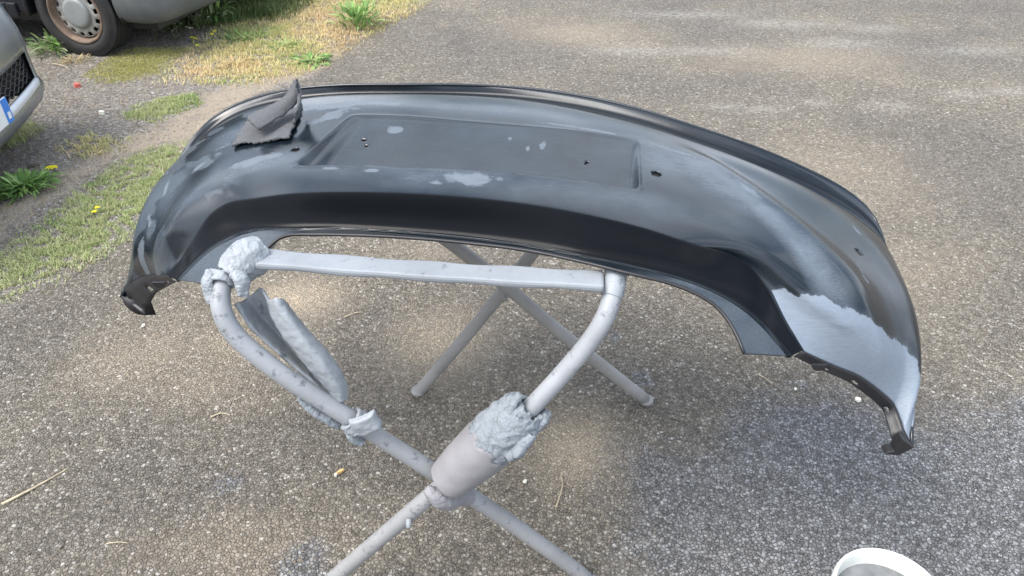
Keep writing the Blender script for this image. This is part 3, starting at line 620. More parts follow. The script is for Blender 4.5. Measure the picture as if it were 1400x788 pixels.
# drilled holes: ring the nearest vertices onto the circle, drop the faces inside
def snap(hx, hy, r):
    D = np.hypot(U - hx, Vv - hy); h = .0042
    ring = (D > r - h * .8) & (D < r + h * .45) & (tt > 1.5) & (tt < 6); Du = np.where(D == 0, 1, D)
    for a, c in ((0, hx), (1, hy)): G[..., a] = np.where(ring, c + (G[..., a] - c) * r / Du, G[..., a])
    return ((D < r - h * .8) | ring) & (tt > 1.5) & (tt < 6)
dead = np.zeros_like(U, bool); HOLES = [(-.388, .047, .0095), (.371, .078, .0115), (.789, .068, .009), (-.784, .132, .010)]
kill = np.zeros(len(Fq), bool)
for hx, hy, r in HOLES:
    m = snap(hx, hy, r).ravel(); kill |= m[Fq].all(1)
cx = G.reshape(-1, 3)[Fq].mean(1)
for hx, hy, r in [(-.262, .122, .0042), (-.250, .099, .0042), (.230, .111, .0040), (.224, .104, .003)]:
    kill |= np.hypot(cx[:, 0] - hx, cx[:, 1] - hy) < r
Wd = bw(G); Fq = Fq[~kill]
BUMP = empty('car_bumper', (float(B_O[0]), float(B_O[1]), .9), 'dark grey primed rear car bumper lying face up across the trestle', 'bumper')
sk = make('bumper_skin', Wd.reshape(-1, 3), Fq, M['bumper'], BUMP, True, dict(rub=rub.ravel(), dust_and_sheen=dust_and_sheen.ravel(), dark=dark.ravel(), primer=prim.ravel()))
ev = np.empty(len(sk.data.edges) * 2, np.int32); sk.data.edges.foreach_get('vertices', ev); ev = ev.reshape(-1, 2) // NS
r6 = int(np.argmin(abs(T - 6))); shp = (ev[:, 0] == r6) & (ev[:, 1] == r6)
at = sk.data.attributes.new('sharp_edge', 'BOOLEAN', 'EDGE'); at.data.foreach_set('value', shp)
md = sk.modifiers.new('solid', 'SOLIDIFY'); md.thickness = .003; md.offset = 1 if False else -1
def near_pt(hx, hy):
    D = np.hypot(G[..., 0] - hx, G[..., 1] - hy) + np.where((tt > 1.5) & (tt < 6), 0, 9); i, j = np.unravel_index(D.argmin(), D.shape)
    n = np.cross(G[i, min(j + 6, NS - 1)] - G[i, max(j - 6, 0)], G[max(i - 4, 0), j] - G[min(i + 4, NT - 1), j]); n /= np.linalg.norm(n); n *= np.sign(n[2]) or 1
    return G[i, j].copy(), n
for hx, hy, r in HOLES + [(-.256, .11, .018), (.230, .111, .015)]:
    p, n = near_pt(hx, hy); p[0], p[1] = hx, hy
    a = bw(p - n * .0045); b = bw(p - n * .028)
    mb = MB(); mb.tube([a, (a * .9 + b * .1), b], [r * 1.5, r * 1.5, r * 1.3], 16); mb.build('hole_backing' if r < .012 else 'screw_backing', M['black'], BUMP)  # unseen black backing, added so the holes look dark
# wheel arch flanges: the skin's ends turn inwards
def flange(side, name):
    j = NS - 1 if side > 0 else 0; E = G[:, j].copy(); m = T <= 6.02; E = E[m][::2]; k = len(E)
    f = np.linspace(1, 0, k)        # 1 at the tip
    mb = MB(); rows = []
    for q in range(5):
        t = q / 4; w = (.013 + .010 * f + .004 * f ** 8) if side > 0 else (.022 + .050 * f ** 1.2)
        dz = -.012 - (.018 if side < 0 else .004) * f
        P = E.copy(); P[:, 0] -= side * w * t; P[:, 2] += dz * sin(t * pi / 2); P[:, 1] += (-.004 if side > 0 else -.006) * t + (0 if side > 0 else -.02 * t * f); rows.append(bw(P))
    V = np.concatenate(rows); i = np.arange(5 * k).reshape(5, k)
    F = np.stack([i[:-1, :-1], i[1:, :-1], i[1:, 1:], i[:-1, 1:]], -1).reshape(-1, 4)
    # slots
    keep = np.ones(len(F), bool); cols = np.tile(np.arange(k - 1), 4); rws = np.repeat(np.arange(4), k - 1)
    for a, b in ((.30, .36), (.52, .58), (.80, .86)):
        keep &= ~((rws == 2) & (cols / k > a) & (cols / k < b))
    o = make(name, V, F[keep], M['black'], BUMP); s_ = o.modifiers.new('solid', 'SOLIDIFY'); s_.thickness = .0025
    return rows
fr = flange(1, 'arch_flange'); fl = flange(-1, 'arch_flange')
# end brackets at both tips and hook tabs at the arch corners
tipR = bw(G[0, NS - 1]); tipL = bw(G[0, 0])
mb = MB(); t_ = Vector(tipR)
q4 = [(-.030, 0, .030), (.000, 0, .006), (-.022, 0, -.016), (-.052, 0, -.013), (-.046, 0, -.006), (-.036, 0, -.004)]
V = [t_ + Vector((x, y, z)) for y in (-.008, .014) for x, _, z in q4]; k = len(q4)
mb.add(V, [tuple(range(k))[::-1], tuple(range(k, 2 * k))] + [(i, (i + 1) % k, k + (i + 1) % k, k + i) for i in range(k)]).build('end_bracket', M['black'], BUMP, False, bevel=.002)
mb = MB(); t_ = Vector(tipL)
Vb = []; n_ = 9
for i in range(n_):
    a = i / (n_ - 1)
    for k_, (dx, dy, dz) in enumerate([(0, 0, .006), (.004, -.004, -.022 - .03 * a)]):
        Vb.append(t_ + Vector((.062 * a + dx, -.018 * sin(a * pi) + .012 * a + dy, dz - .012 * a)))
mb.add(Vb, [(2 * i, 2 * i + 1, 2 * i + 3, 2 * i + 2) for i in range(n_ - 1)]).build('end_bracket', M['black'], BUMP, True, solid=.003)
def hook(p, sx):
    mb = MB(); pts = []
    for i in range(9):
        a = pi * i / 8; pts.append((p[0] + .014 * cos(a) * sx, p[1] - .003, p[2] - .006 - .014 * sin(a)))
    V = [(q[0], q[1] + dy, q[2]) for dy in (-.002, .003) for q in pts]; k = 9
    F = [tuple(range(k))[::-1], tuple(range(k, 2 * k))] + [(i, i + 1, k + i + 1, k + i) for i in range(k - 1)] + [(k - 1, 0, k, 2 * k - 1)]
    mb.add(V, F).build('hook_tab', M['black'], BUMP, False)
i6 = int(np.argmin(abs(T - 5.75)))
pR = bw(G[i6, NS - 1]); pL = bw(G[i6, 0]); hook(pR + [.010, -.012, -.004], 1); hook(pL + [-.008, -.012, -.002], 1)
# turned edge along the lower lip and along the boot seam
def edge_roll(row, name, r, off):
    P = bw(G[row, ::6] + np.array(off)); mb = MB(); mb.tube([tuple(q) for q in P], r, 8); mb.build(name, M['black'] if row else M['bumper'], BUMP)
edge_roll(NT - 1, 'lip_edge', .0035, (0, .002, -.002)); edge_roll(0, 'seam_edge', .004, (0, -.001, 0))

# ---------------------------------------------------------------- scuff pad lying on the bumper
def skin_z(x, y):
    D = (Wd[..., 0] - x) ** 2 + (Wd[..., 1] - y) ** 2 + (tt > 6) * 9
    i = int(D.argmin()); return float(Wd.reshape(-1, 3)[i, 2])
PAD = empty('scuff_pad', (-.55, 1.60, .95), 'dark grey abrasive scuff pad folded over itself on the bumper', 'scuff pad')
def sheet(corners, nu, nv, zf, name, ragged=.003):
    c = [np.array(q, float) for q in corners]; V = []; R = random.Random(5)
    for i in range(nu + 1):
        for j in range(nv + 1):
            a, b = i / nu, j / nv; p = (1 - a) * (1 - b) * c[0] + a * (1 - b) * c[1] + a * b * c[2] + (1 - a) * b * c[3]
            e = min(a, 1 - a, b, 1 - b); k = 1 if e < 1e-6 else 0
            p = p + np.array([R.uniform(-1, 1), R.uniform(-1, 1), 0]) * ragged * (k + .15)
            V.append((p[0], p[1], zf(p, a, b)))
    F = [(i * (nv + 1) + j, (i + 1) * (nv + 1) + j, (i + 1) * (nv + 1) + j + 1, i * (nv + 1) + j + 1) for i in range(nu) for j in range(nv)]
    o = make(name, V, F, M['pad'], PAD); s_ = o.modifiers.new('solid', 'SOLIDIFY'); s_.thickness = .004; s_.offset = 1
    tx = bpy.data.textures.new('felt', 'CLOUDS'); tx.noise_scale = .012
    m = o.modifiers.new('disp', 'DISPLACE'); m.texture = tx; m.strength = .004; m.texture_coords = 'GLOBAL'
    return o
sheet([(-.623, 1.527, 0), (-.487, 1.512, 0), (-.497, 1.672, 0), (-.621, 1.649, 0)], 28, 24, lambda p, a, b: skin_z(p[0], p[1]) + .004 + .002 * sin(a * 9), 'lower_sheet')
def draped(lo, up, name, n=26, m=10):
    A = spline(lo, 6); B = spline(up, 6); V = []; R = random.Random(8); A = A[:]; k = min(len(A), len(B))
    for i in range(k):
        for j in range(m + 1):
            t = j / m; p = A[i].lerp(B[i], t) + Vector((0, -.010 * sin(pi * t) , .006 * sin(pi * t))); e = .003 if j in (0, m) or i in (0, k - 1) else .0006
            V.append(p + Vector((R.uniform(-e, e), R.uniform(-e, e), R.uniform(-e, e) * .5 + .006)))
    F = [(i * (m + 1) + j, (i + 1) * (m + 1) + j, (i + 1) * (m + 1) + j + 1, i * (m + 1) + j + 1) for i in range(k - 1) for j in range(m)]
    o = make(name, V, F, M['pad'], PAD); s_ = o.modifiers.new('solid', 'SOLIDIFY'); s_.thickness = .005; s_.offset = 0
    tx = bpy.data.textures.new('felt', 'CLOUDS'); tx.noise_scale = .012
    mm = o.modifiers.new('disp', 'DISPLACE'); mm.texture = tx; mm.strength = .003; mm.texture_coords = 'GLOBAL'
draped([(-.555, 1.532, .972), (-.532, 1.568, .976), (-.508, 1.596, .984), (-.489, 1.611, 1.0), (-.477, 1.617, 1.02)], [(-.598, 1.588, .976), (-.567, 1.613, .985), (-.530, 1.624, 1.0), (-.503, 1.638, 1.022), (-.488, 1.641, 1.045)], 'folded_flap')
draped([(-.487, 1.560, .972), (-.484, 1.600, .975), (-.486, 1.640, .978)], [(-.477, 1.585, .995), (-.476, 1.617, 1.02), (-.486, 1.643, 1.045)], 'upright_edge')

# ---------------------------------------------------------------- folding trestle
TR_ = empty('folding_trestle', (-.15, 1.37, 0), 'grey oversprayed steel folding trestle with crossed tubular legs', 'trestle')
r = .0180
left = [(-.49, 1.45, .835), (-.505, 1.28, .838), (-.522, 1.18, .852), (-.532, 1.12, .862), (-.528, 1.075, .835), (-.508, 1.055, .789), (-.466, 1.045, .738), (-.416, 1.04, .685), (-.354, 1.04, .622), (-.290, 1.04, .556), (-.146, 1.04, .408), (0, 1.045, .245), (.147, 1.05, .068), (.195, 1.05, .0)]
right = [(.22, 1.45, .876), (.203, 1.25, .877), (.192, 1.15, .874), (.186, 1.105, .862), (.171, 1.065, .828), (.143, 1.05, .776), (.104, 1.038, .722), (.061, 1.025, .668), (0, 1.015, .591), (-.146, 1.005, .424), (-.258, 1.005, .288), (-.424, 1.01, .080), (-.485, 1.01, .0)]
def leg(pts, mat, rr=r):
    mb = MB(); mb.tube(spline(pts, 8), rr, 20); o = mb.build('leg', mat, TR_); return o
leg(left, M['tube']); leg(right, M['tube'])
farA = [(.22, 1.452, .876), (.245, 1.60, .876), (.255, 1.68, .862), (.245, 1.715, .825), (.215, 1.72, .775), (.070, 1.722, .549), (-.108, 1.722, .273), (-.284, 1.722, .022), (-.298, 1.722, .001)]
farB = [(-.50, 1.452, .876), (-.47, 1.60, .876), (-.455, 1.68, .862), (-.438, 1.695, .830), (-.405, 1.685, .785), (-.250, 1.68, .66), (-.104, 1.68, .541), (.16, 1.68, .29), (.410, 1.68, .020), (.432, 1.68, .001)]
farB = [(-.49, 1.452, .835), (-.465, 1.60, .838), (-.452, 1.655, .835), (-.443, 1.675, .826), (-.415, 1.68, .807), (-.104, 1.68, .533), (.155, 1.68, .266), (.415, 1.68, .010)]
leg(farA, M['tube_bare'], .0185); leg(farB, M['tube_bare'], .0185)
for p in ((-.298, 1.722, .0), (.42, 1.68, .0), (.195, 1.05, 0), (-.485, 1.01, 0)):
    mb = MB(); mb.tube([(p[0], p[1], 0), (p[0], p[1], .012)], [.023, .021], 16); mb.build('foot_cap', M['tube_bare'], TR_)
mb = MB(); n_ = 30; A = Vector((-.505, 1.155, .892)); Bp = Vector((.166, 1.100, .876))
pts = [A.lerp(Bp, i / n_) + Vector((0, 0, -.004 * sin(pi * i / n_))) for i in range(n_ + 1)]
ww = [.0245 + .0015 * sin(i * .9) + (-.003 if i < 2 else 0) for i in range(n_ + 1)]
mb.tube(pts, [w * 1.48 for w in ww], 4, flat=.28, arc=(pi / 4, pi / 4 + 2 * pi)); mb.build('cross_bar', M['bar'], TR_, False, bevel=.005)
mb = MB(); mb.tube(spline([(.180, 1.088, .850), (.188, 1.108, .866), (.193, 1.15, .877), (.200, 1.23, .879)], 6), [.0208] * 19, 18); mb.build('rail_sleeve', M['foam_light'], TR_)
mb = MB(); mb.tube([(.212, 1.165, .868), (.222, 1.21, .866)], [.028, .028], 18); mb.build('end_grip', M['blackfoam'], TR_, bevel=.005)
mb = MB(); mb.tube([(-.146, 1.075, .414), (-.146, .985, .414)], .008, 10); mb.tube([(-.146, .985, .414), (-.146, .978, .414)], .013, 6); mb.build('pivot_bolt', M['tube'], TR_)
mb = MB(); mb.tube([(-.02, 1.74, .415), (-.02, 1.66, .415)], .007, 10); mb.build('pivot_bolt', M['tube_bare'], TR_)
mb = MB(); mb.tube([(-.217, .985, .345), (-.217, .970, .333)], .006, 10); mb.build('screw_stub', M['foam_light'], TR_)

# foam padding and tape on the trestle, all stiff with primer overspray
def ragged_tube(name, pts, rad, mat, n=26, noise=.06, tear=(0, 0), disp=(.03, .012), thick=.008, arc=(0, 2 * pi), upv=(0, 0, 1), seed=0, flat=1.0):
    random.seed(seed); mb = MB(); P = spline(pts, 8); k = len(P)
    rr = [np.interp(i / (k - 1), np.linspace(0, 1, len(rad)), rad) for i in range(k)]
    mb.tube(P, rr, n, cap=False, arc=arc, noise=noise, upv=upv, flat=flat)
    m = n if abs(arc[1] - arc[0] - 2 * pi) < 1e-6 else n + 1; drop = set()
    for end, dep in ((0, tear[0]), (1, tear[1])):
        if dep:
            cur = 0
            for j in range(n):
                cur = max(0, min(dep, cur + random.choice((-1, 0, 1, 2, -2))))
                for i in range(cur): drop.add(((i if end == 0 else k - 2 - i) * n + j))
    mb.f = [f for q, f in enumerate(mb.f) if q not in drop]
    return mb.build(name, mat, TR_, True, solid=thick, sub=1, disp=disp)
# wrapped foam on the left rail end, with torn tails hanging beside the tube
ragged_tube('foam_wrap', [(-.520, 1.122, .872), (-.505, 1.140, .882), (-.488, 1.160, .888), (-.470, 1.180, .890)], [.020, .031, .035, .028], M['foam_light'], tear=(1, 1), noise=.03, seed=3, disp=(.022, .008))
ragged_tube('foam_tail', [(-.546, 1.112, .888), (-.553, 1.100, .874), (-.549, 1.088, .855), (-.546, 1.082, .840)], [.007, .009, .007, .003], M['foam_light'], n=12, noise=.15, seed=4, flat=.5, disp=(.012, .006))
ragged_tube('foam_tail', [(-.505, 1.112, .886), (-.491, 1.102, .880), (-.488, 1.094, .862), (-.488, 1.090, .850)], [.008, .012, .010, .004], M['foam_light'], n=12, noise=.15, seed=5, flat=.6, disp=(.012, .006))
ragged_tube('foam_collar', [(-.532, 1.126, .874), (-.534, 1.108, .862)], [.0235, .0225], M['foam_light'], tear=(0, 1), noise=.05, seed=6, disp=(.012, .005), thick=.005)
# long split pipe lagging gaping away from the left leg
def lagging():
    random.seed(31)
    Ln = [[(-.509,1.095,.829),(-.495,1.085,.794),(-.465,1.075,.753),(-.419,1.065,.703),(-.374,1.055,.652),(-.354,1.050,.625)],
          [(-.501,1.130,.815),(-.489,1.140,.769),(-.456,1.130,.718),(-.412,1.105,.673),(-.368,1.075,.636),(-.344,1.060,.611)],
          [(-.470,1.128,.842),(-.458,1.125,.795),(-.436,1.112,.745),(-.400,1.090,.692),(-.362,1.066,.648),(-.342,1.055,.617)],
          [(-.450,1.105,.832),(-.445,1.095,.800),(-.426,1.080,.760),(-.390,1.065,.707),(-.357,1.055,.656),(-.338,1.050,.621)],
          [(-.431,1.090,.845),(-.415,1.075,.816),(-.389,1.060,.776),(-.355,1.045,.717),(-.334,1.040,.665),(-.330,1.042,.630)],
          [(-.426,1.105,.830),(-.404,1.095,.793),(-.370,1.085,.745),(-.337,1.070,.699),(-.323,1.060,.655),(-.326,1.055,.626)],
          [(-.440,1.135,.812),(-.420,1.130,.770),(-.390,1.118,.720),(-.356,1.095,.676),(-.332,1.075,.642),(-.332,1.062,.618)]]
    S_ = [spline(q, 6) for q in Ln]; k = len(S_[0]); rows = []
    for i in range(k): rows.append(spline([q[i] for q in S_], 4))
    m = len(rows[0]); mb = MB(); V = [p + Vector([random.uniform(-.0008, .0008) for _ in range(3)]) for r_ in rows for p in r_]
    F = [(i * m + j, i * m + j + 1, (i + 1) * m + j + 1, (i + 1) * m + j) for i in range(k - 1) for j in range(m - 1)]
    mb.add(V, F); return mb.build('split_lagging', M['foam_light'], TR_, True, solid=.008, sub=1, disp=(.04, .004))
lagging()
ragged_tube('foam_strip', [(-.412, 1.045, .640), (-.388, 1.04, .612), (-.362, 1.04, .585), (-.342, 1.04, .562)], [.004, .010, .010, .005], M['foam'], n=12, noise=.10, seed=8, flat=.5, disp=(.02, .005))
ragged_tube('foam_strip', [(-.330, 1.035, .570), (-.312, 1.03, .545), (-.300, 1.03, .530)], [.006, .014, .008], M['foam'], n=12, noise=.12, seed=18, flat=.4, disp=(.02, .006))
ragged_tube('foam_band', [(-.318, 1.036, .592), (-.298, 1.034, .570)], [.0225, .0235], M['foam_light'], tear=(0, 1), noise=.04, seed=9, disp=(.02, .006))
def offcut():
    random.seed(4); c = Vector((-.285, 1.012, .594)); R_ = Matrix.Rotation(-.35, 3, 'Y'); mb = MB(); n = 6; V = []; F = []
    for q, s1 in enumerate((-1, 1)):
        for i in range(n + 1):
            for j in range(n + 1):
                a, b = i / n - .5, j / n - .5
                p = Vector((a * .058, s1 * .007 + .006 * (abs(a) * 2) ** 2, b * .042 + .006 * a)); V.append(R_ @ p + c + Vector([random.uniform(-.001, .001) for _ in range(3)]))
    N1 = (n + 1) ** 2
    for q in (0, 1):
        for i in range(n):
            for j in range(n): F.append(tuple(q * N1 + t for t in (i * (n + 1) + j, i * (n + 1) + j + 1, (i + 1) * (n + 1) + j + 1, (i + 1) * (n + 1) + j)))
    per = [(i, 0) for i in range(n)] + [(n, j) for j in range(n)] + [(n - i, n) for i in range(n)] + [(0, n - j) for j in range(n)]
    pi_ = [i * (n + 1) + j for i, j in per]
    for q in range(len(pi_)): F.append((pi_[q], pi_[(q + 1) % len(pi_)], N1 + pi_[(q + 1) % len(pi_)], N1 + pi_[q]))
    mb.add(V, F).build('foam_offcut', M['foam_light'], TR_, True, sub=1, disp=(.02, .004))
offcut()
# thick sleeve and crumbling foam on the right leg
dR = Vector((.061 + .146, .02, .668 - .424)).normalized(); c0 = Vector((-.146, 1.006, .424))
def on(t, dx=0, dy=0, dz=0): return tuple(c0 + dR * t + Vector((dx, dy, dz)))
ragged_tube('foam_sleeve', [on(.022), on(.07), on(.12), on(.175)], [.037, .045, .049, .050], M['sleeve'], noise=.006, tear=(0, 3), seed=11, disp=(.06, .005), thick=.012)
ragged_tube('crumbled_foam', [on(.150), on(.18), on(.22), on(.26), on(.285)], [.045, .050, .047, .040, .028], M['foam'], n=30, noise=.035, tear=(2, 6), seed=12, disp=(.020, .010), thick=.010)
ragged_tube('foam_shard', [on(.20, .012, -.04, -.02), on(.225, .016, -.045, -.018), on(.250, .022, -.035, -.012)], [.018, .022, .012], M['foam'], n=10, noise=.18, seed=15, flat=.5, disp=(.012, .006))
ragged_tube('foam_shard', [on(.235, -.020, -.010, .012), on(.262, -.024, -.012, .026), on(.280, -.020, -.01, .040)], [.018, .013, .004], M['foam'], n=9, noise=.22, seed=13, flat=.6, disp=(.012, .006))
ragged_tube('foam_shard', [on(.225, .030, -.012, -.010), on(.250, .036, -.012, -.008), on(.268, .042, -.01, .0)], [.017, .016, .007], M['foam'], n=9, noise=.22, seed=14, flat=.6, disp=(.012, .006))
# tape band over the crossing
mb = MB(); mb.tube(spline([(-.176, .985, .444), (-.158, .978, .430), (-.136, .985, .402), (-.110, 1.022, .368), (-.092, 1.042, .348)], 6), [.008 + .012 * sin(min(1, i / 10) * pi / 2) for i in range(25)], 18, flat=1.0)
mb.build('tape_band', M['sleeve'], TR_, sub=1, disp=(.03, .006))
random.seed(21)

# ---------------------------------------------------------------- white tub at the lower right corner
BK = empty('bucket', (.768, .858, 0), 'off white plastic bucket of grey water cut off by the bottom edge', 'bucket')
def lathe(prof, cx, cy, n=56):
    V = []; F = []
    for (rr, z) in prof:
        for j in range(n): a = 2 * pi * j / n; V.append((cx + rr * cos(a), cy + rr * sin(a), z))
    for i in range(len(prof) - 1):
        for j in range(n): F.append((i * n + j, i * n + (j + 1) % n, (i + 1) * n + (j + 1) % n, (i + 1) * n + j))
    return V, F
cx_, cy_ = .768, .858
V, F = lathe([(.001, .004), (.085, .004), (.089, .008), (.104, .236), (.111, .238), (.112, .256), (.1095, .268), (.107, .2715), (.1045, .2705), (.103, .266), (.1005, .24), (.086, .012), (.001, .011)], cx_, cy_)
make('shell', V, F, M['bucket'], BK)
V, F = lathe([(.001, .2265), (.05, .2262), (.0995, .226)], cx_, cy_); make('water', V, F, M['slurry'], BK)
mb = MB(); mb.tube([(cx_ + .116 * cos(a), cy_ + .116 * sin(a) - .0, .245 - .035 * max(0, sin((a - 3.3) / 2.9 * pi))) for a in np.linspace(3.3, 6.2, 24)], .003, 8); mb.build('handle', M['tube'], BK)

# ---------------------------------------------------------------- small litter on the asphalt
def stalk(name, pts, r0, label, mat='straw', cat='straw'):
    mb = MB(); P = spline(pts, 5); k = len(P); mb.tube(P, [r0 * (1 - .6 * i / k) for i in range(k)], 7); o = mb.build(name, M[mat]); tag(o, label, cat); return o
Z0 = .006
stalk('straw_stalk', [(-1.375, 1.285, Z0), (-1.34, 1.312, Z0 + .004), (-1.30, 1.355, Z0 + .002), (-1.255, 1.41, Z0)], .0045, 'longest pale straw stalk on the asphalt near the left edge')
stalk('straw_piece', [(-.918, 1.607, Z0), (-.89, 1.622, Z0 + .002), (-.862, 1.617, Z0)], .003, 'short pale straw piece left of the trestle lagging')
stalk('straw_piece', [(-1.04, 1.162, Z0), (-1.01, 1.166, Z0 + .001), (-.985, 1.163, Z0)], .002, 'thin straw piece near the bottom left corner')
stalk('dry_twig', [(.118, 1.275, Z0), (.127, 1.30, Z0 + .003), (.139, 1.345, Z0 + .003), (.137, 1.385, Z0)], .0022, 'thin curved dry twig right of the taped crossing')
stalk('straw_piece', [(-.60, 2.1, Z0), (-.57, 2.12, Z0 + .002), (-.54, 2.13, Z0)], .0025, 'small straw piece under the left end of the cross bar')
stalk('straw_piece', [(.80, 1.80, Z0), (.82, 1.775, Z0 + .002), (.835, 1.75, Z0)], .002, 'straw piece below the right flap of the bumper')
stalk('straw_stalk', [(-2.95, 4.72, .01), (-2.85, 4.66, .02), (-2.78, 4.6, .01)], .004, 'bent straw stalk on the gravel beside the silver car')
def chip(name, x, y, a, dims, mat, label, cat, rz=.3):
    R = random.Random(int(x * 1000)); V = []; n = 7
    for z in (0, 1):
        for j in range(n):
            th = 2 * pi * j / n; k = R.uniform(.6, 1.15) * (1 - .15 * z)
            V.append((dims[0] / 2 * cos(th) * k, dims[1] / 2 * sin(th) * k, z * dims[2] + R.uniform(0, .2) * dims[2]))
    F = [tuple(range(n))[::-1], tuple(range(n, 2 * n))] + [(j, (j + 1) % n, n + (j + 1) % n, n + j) for j in range(n)]
    o = make(name, V, F, M[mat], None, False); o.location = (x, y, .004); o.rotation_euler = (0, R.uniform(-.2, .2), a); return tag(o, label, cat)
chip('wood_chip', -.482, 1.395, .75, (.034, .012, .008), 'wood', 'orange brown wood chip lying left of the taped crossing', 'wood chip')
chip('pale_end', -.494, 1.384, .75, (.012, .010, .007), 'white', 'whitish broken end beside the orange brown wood chip', 'chip')
chip('white_chip', 1.08, 1.68, .4, (.026, .022, .008), 'white', 'white chip on the asphalt below the right arch flange', 'chip')
chip('white_stone', .035, 1.36, .2, (.013, .010, .008), 'white', 'small white stone just right of the thick foam sleeve', 'stone')
chip('white_stone', .90, 1.73, .2, (.014, .010, .006), 'white', 'white stone near the hook tab above the grey patch', 'stone')
chip('white_stone', -2.28, 3.92, .2, (.035, .028, .018), 'white', 'pinkish white stone in the gravel left of the small grass patch', 'stone')
chip('white_stone', -1.30, 2.05, .2, (.014, .011, .008), 'white', 'white stone on the asphalt below the tip of the grass strip', 'stone')
chip('red_fragment', -2.61, 4.33, .1, (.05, .035, .02), 'red', 'faded red plastic fragment on the gravel below the van', 'fragment')
chip('flat_stone', -2.33, 3.30, .5, (.07, .025, .012), 'gravel', 'flat brown stone left of the thin grass tuft', 'stone')
o = chip('foam_crumb', .33, 1.80, .3, (.03, .018, .015), 'foam_light', 'grey foam crumb beside the far right trestle foot', 'foam crumb')

# ---------------------------------------------------------------- vehicles
def wheel(parent, loc, rz, R_=.29, W=.17, rim=.195, rust=True):
    """wheel facing local -Y"""
    fr_ = bpy.data.objects.new('wheel', None); COL.objects.link(fr_); fr_.parent = parent; fr_.location = loc; fr_.rotation_euler = (0, 0, rz); fr_.empty_display_size = .1
    def ring(prof, n=56):
        V = []; F = []
        for (rr, y) in prof:
            for j in range(n): a = 2 * pi * j / n; V.append((rr * cos(a), y, rr * sin(a)))
        for i in range(len(prof) - 1):
            for j in range(n): F.append((i * n + j, (i + 1) * n + j, (i + 1) * n + (j + 1) % n, i * n + (j + 1) % n))
        return V, F
    h = W / 2
    prof = [(rim + .004, -h + .022), (rim + .012, -h + .004), (rim + .035, -h - .004), (R_ - .03, -h + .002), (R_ - .010, -h + .018)]
    ng = 5
    for g_ in range(ng):
        y0 = -h + .024 + (W - .048) * g_ / (ng - 1)
        prof += [(R_ - .001, y0 - .010), (R_, y0 + .006), (R_ - .007, y0 + .0085), (R_ - .007, y0 + .0115)]
    prof += [(R_ - .02, h - .008), (rim + .02, h - .004), (rim, h - .03)]
    V, F = ring(prof); make('tyre', V, F, M['rubber'], fr_, local=True)
    V, F = ring([(rim + .006, -h + .018), (rim + .006, -h + .004), (rim - .006, -h + .002), (rim - .014, -h + .012), (rim - .020, -h + .050), (rim - .032, -h + .058)]); make('rim', V, F, M['rust'] if rust else M['wheel'], fr_, local=True)
    # disc with vent holes
    n = 56; V = []; F = []; rr = [rim - .026, rim - .036, rim - .060, rim - .078, .02]; yy = [-h + .058, -h + .040, -h + .034, -h + .036, -h + .030]
    for q in range(5):
        for j in range(n): a = 2 * pi * j / n; V.append((rr[q] * cos(a), yy[q], rr[q] * sin(a)))
    for q in range(4):
        for j in range(n):
            if q == 1 and j % 4 in (0, 1): continue
            F.append((q * n + j, (q + 1) * n + j, (q + 1) * n + (j + 1) % n, q * n + (j + 1) % n))
    o = make('disc', V, F, M['wheel'], fr_, local=True); s_ = o.modifiers.new('s', 'SOLIDIFY'); s_.thickness = .004
    V, F = ring([(.001, -h + .012), (.07, -h + .008), (.086, -h + .011), (.094, -h + .018), (.096, -h + .034)]); make('hub_cap', V, F, M['cap'], fr_, local=True)
    V, F = ring([(rim - .034, h - .03), (.001, h - .03)]); make('wheel_back', V, F, M['black'], fr_, local=True)
    return fr_
def loft(sections, close=True):
    V = []; F = []; k = len(sections[0])
    for s_ in sections: V += [tuple(p) for p in s_]
    for i in range(len(sections) - 1):
        for j in range(k if close else k - 1):
            j2 = (j + 1) % k; F.append((i * k + j, i * k + j2, (i + 1) * k + j2, (i + 1) * k + j))
    F.append(tuple(range(k))[::-1]); F.append(tuple((len(sections) - 1) * k + j for j in range(k)))
    return V, F

# the van: local +X is its nose, local -Y its near side, origin on the ground below the near front wheel
VAN = empty('van', (-2.80, 4.90, 0), 'dark van with a dented grey plastic bumper and rusty steel wheel', 'van', None, radians(-13))
wheel(VAN, (0, .085, .272), 0, .285, .19, .187); wheel(VAN, (-2.6, .085, .272), 0, .285, .19, .187)
for xx in (0, -2.6): wheel(VAN, (xx, 1.45, .272), pi, .285, .19, .187)
def van_side(y, inset=0.0):
    """side outline with both wheel arches, list of (x, z)"""
    out = []
    def arch(cx, rr=.345): return [(cx + rr * cos(a), .272 + rr * sin(a)) for a in np.linspace(-.12, pi + .12, 19)]
    out += [(.42, .30)] + arch(0) + [(-.40, .24), (-2.2, .24)] + arch(-2.6) + [(-3.0, .28), (-3.45, .34), (-3.47, 1.0), (-3.42, 1.75), (-3.30, 1.83), (-1.2, 1.85), (-.9, 1.80), (-.25, 1.20), (-.15, 1.12), (.45, 1.0), (.52, .9), (.55, .5), (.52, .36)]
    return [(x, y, z) for x, z in out]
bm_sections = [[(x * (.985) - .02, .06, min(z, 1.7)) for x, y, z in van_side(0)], van_side(.0), van_side(.02), van_side(1.50), van_side(1.53)]
bm_sections = [van_side(.012), van_side(0.0), van_side(1.53), van_side(1.518)]
bm_sections[0] = [(x * .995, .012, z) for x, y, z in bm_sections[0]]
V, F = loft(bm_sections[:3][1:]); 
o = make('body', V, F, M['vanpaint'], VAN, False, local=True); b_ = o.modifiers.new('b', 'BEVEL'); b_.width = .03; b_.segments = 3; b_.limit_method = 'ANGLE'; b_.angle_limit = radians(50)
mb = MB(); mb.box((-1.3, -.006, .27), (1.75, .02, .09)); mb.build('sill', M['vanpaint'], VAN, False, bevel=.008, local=True)
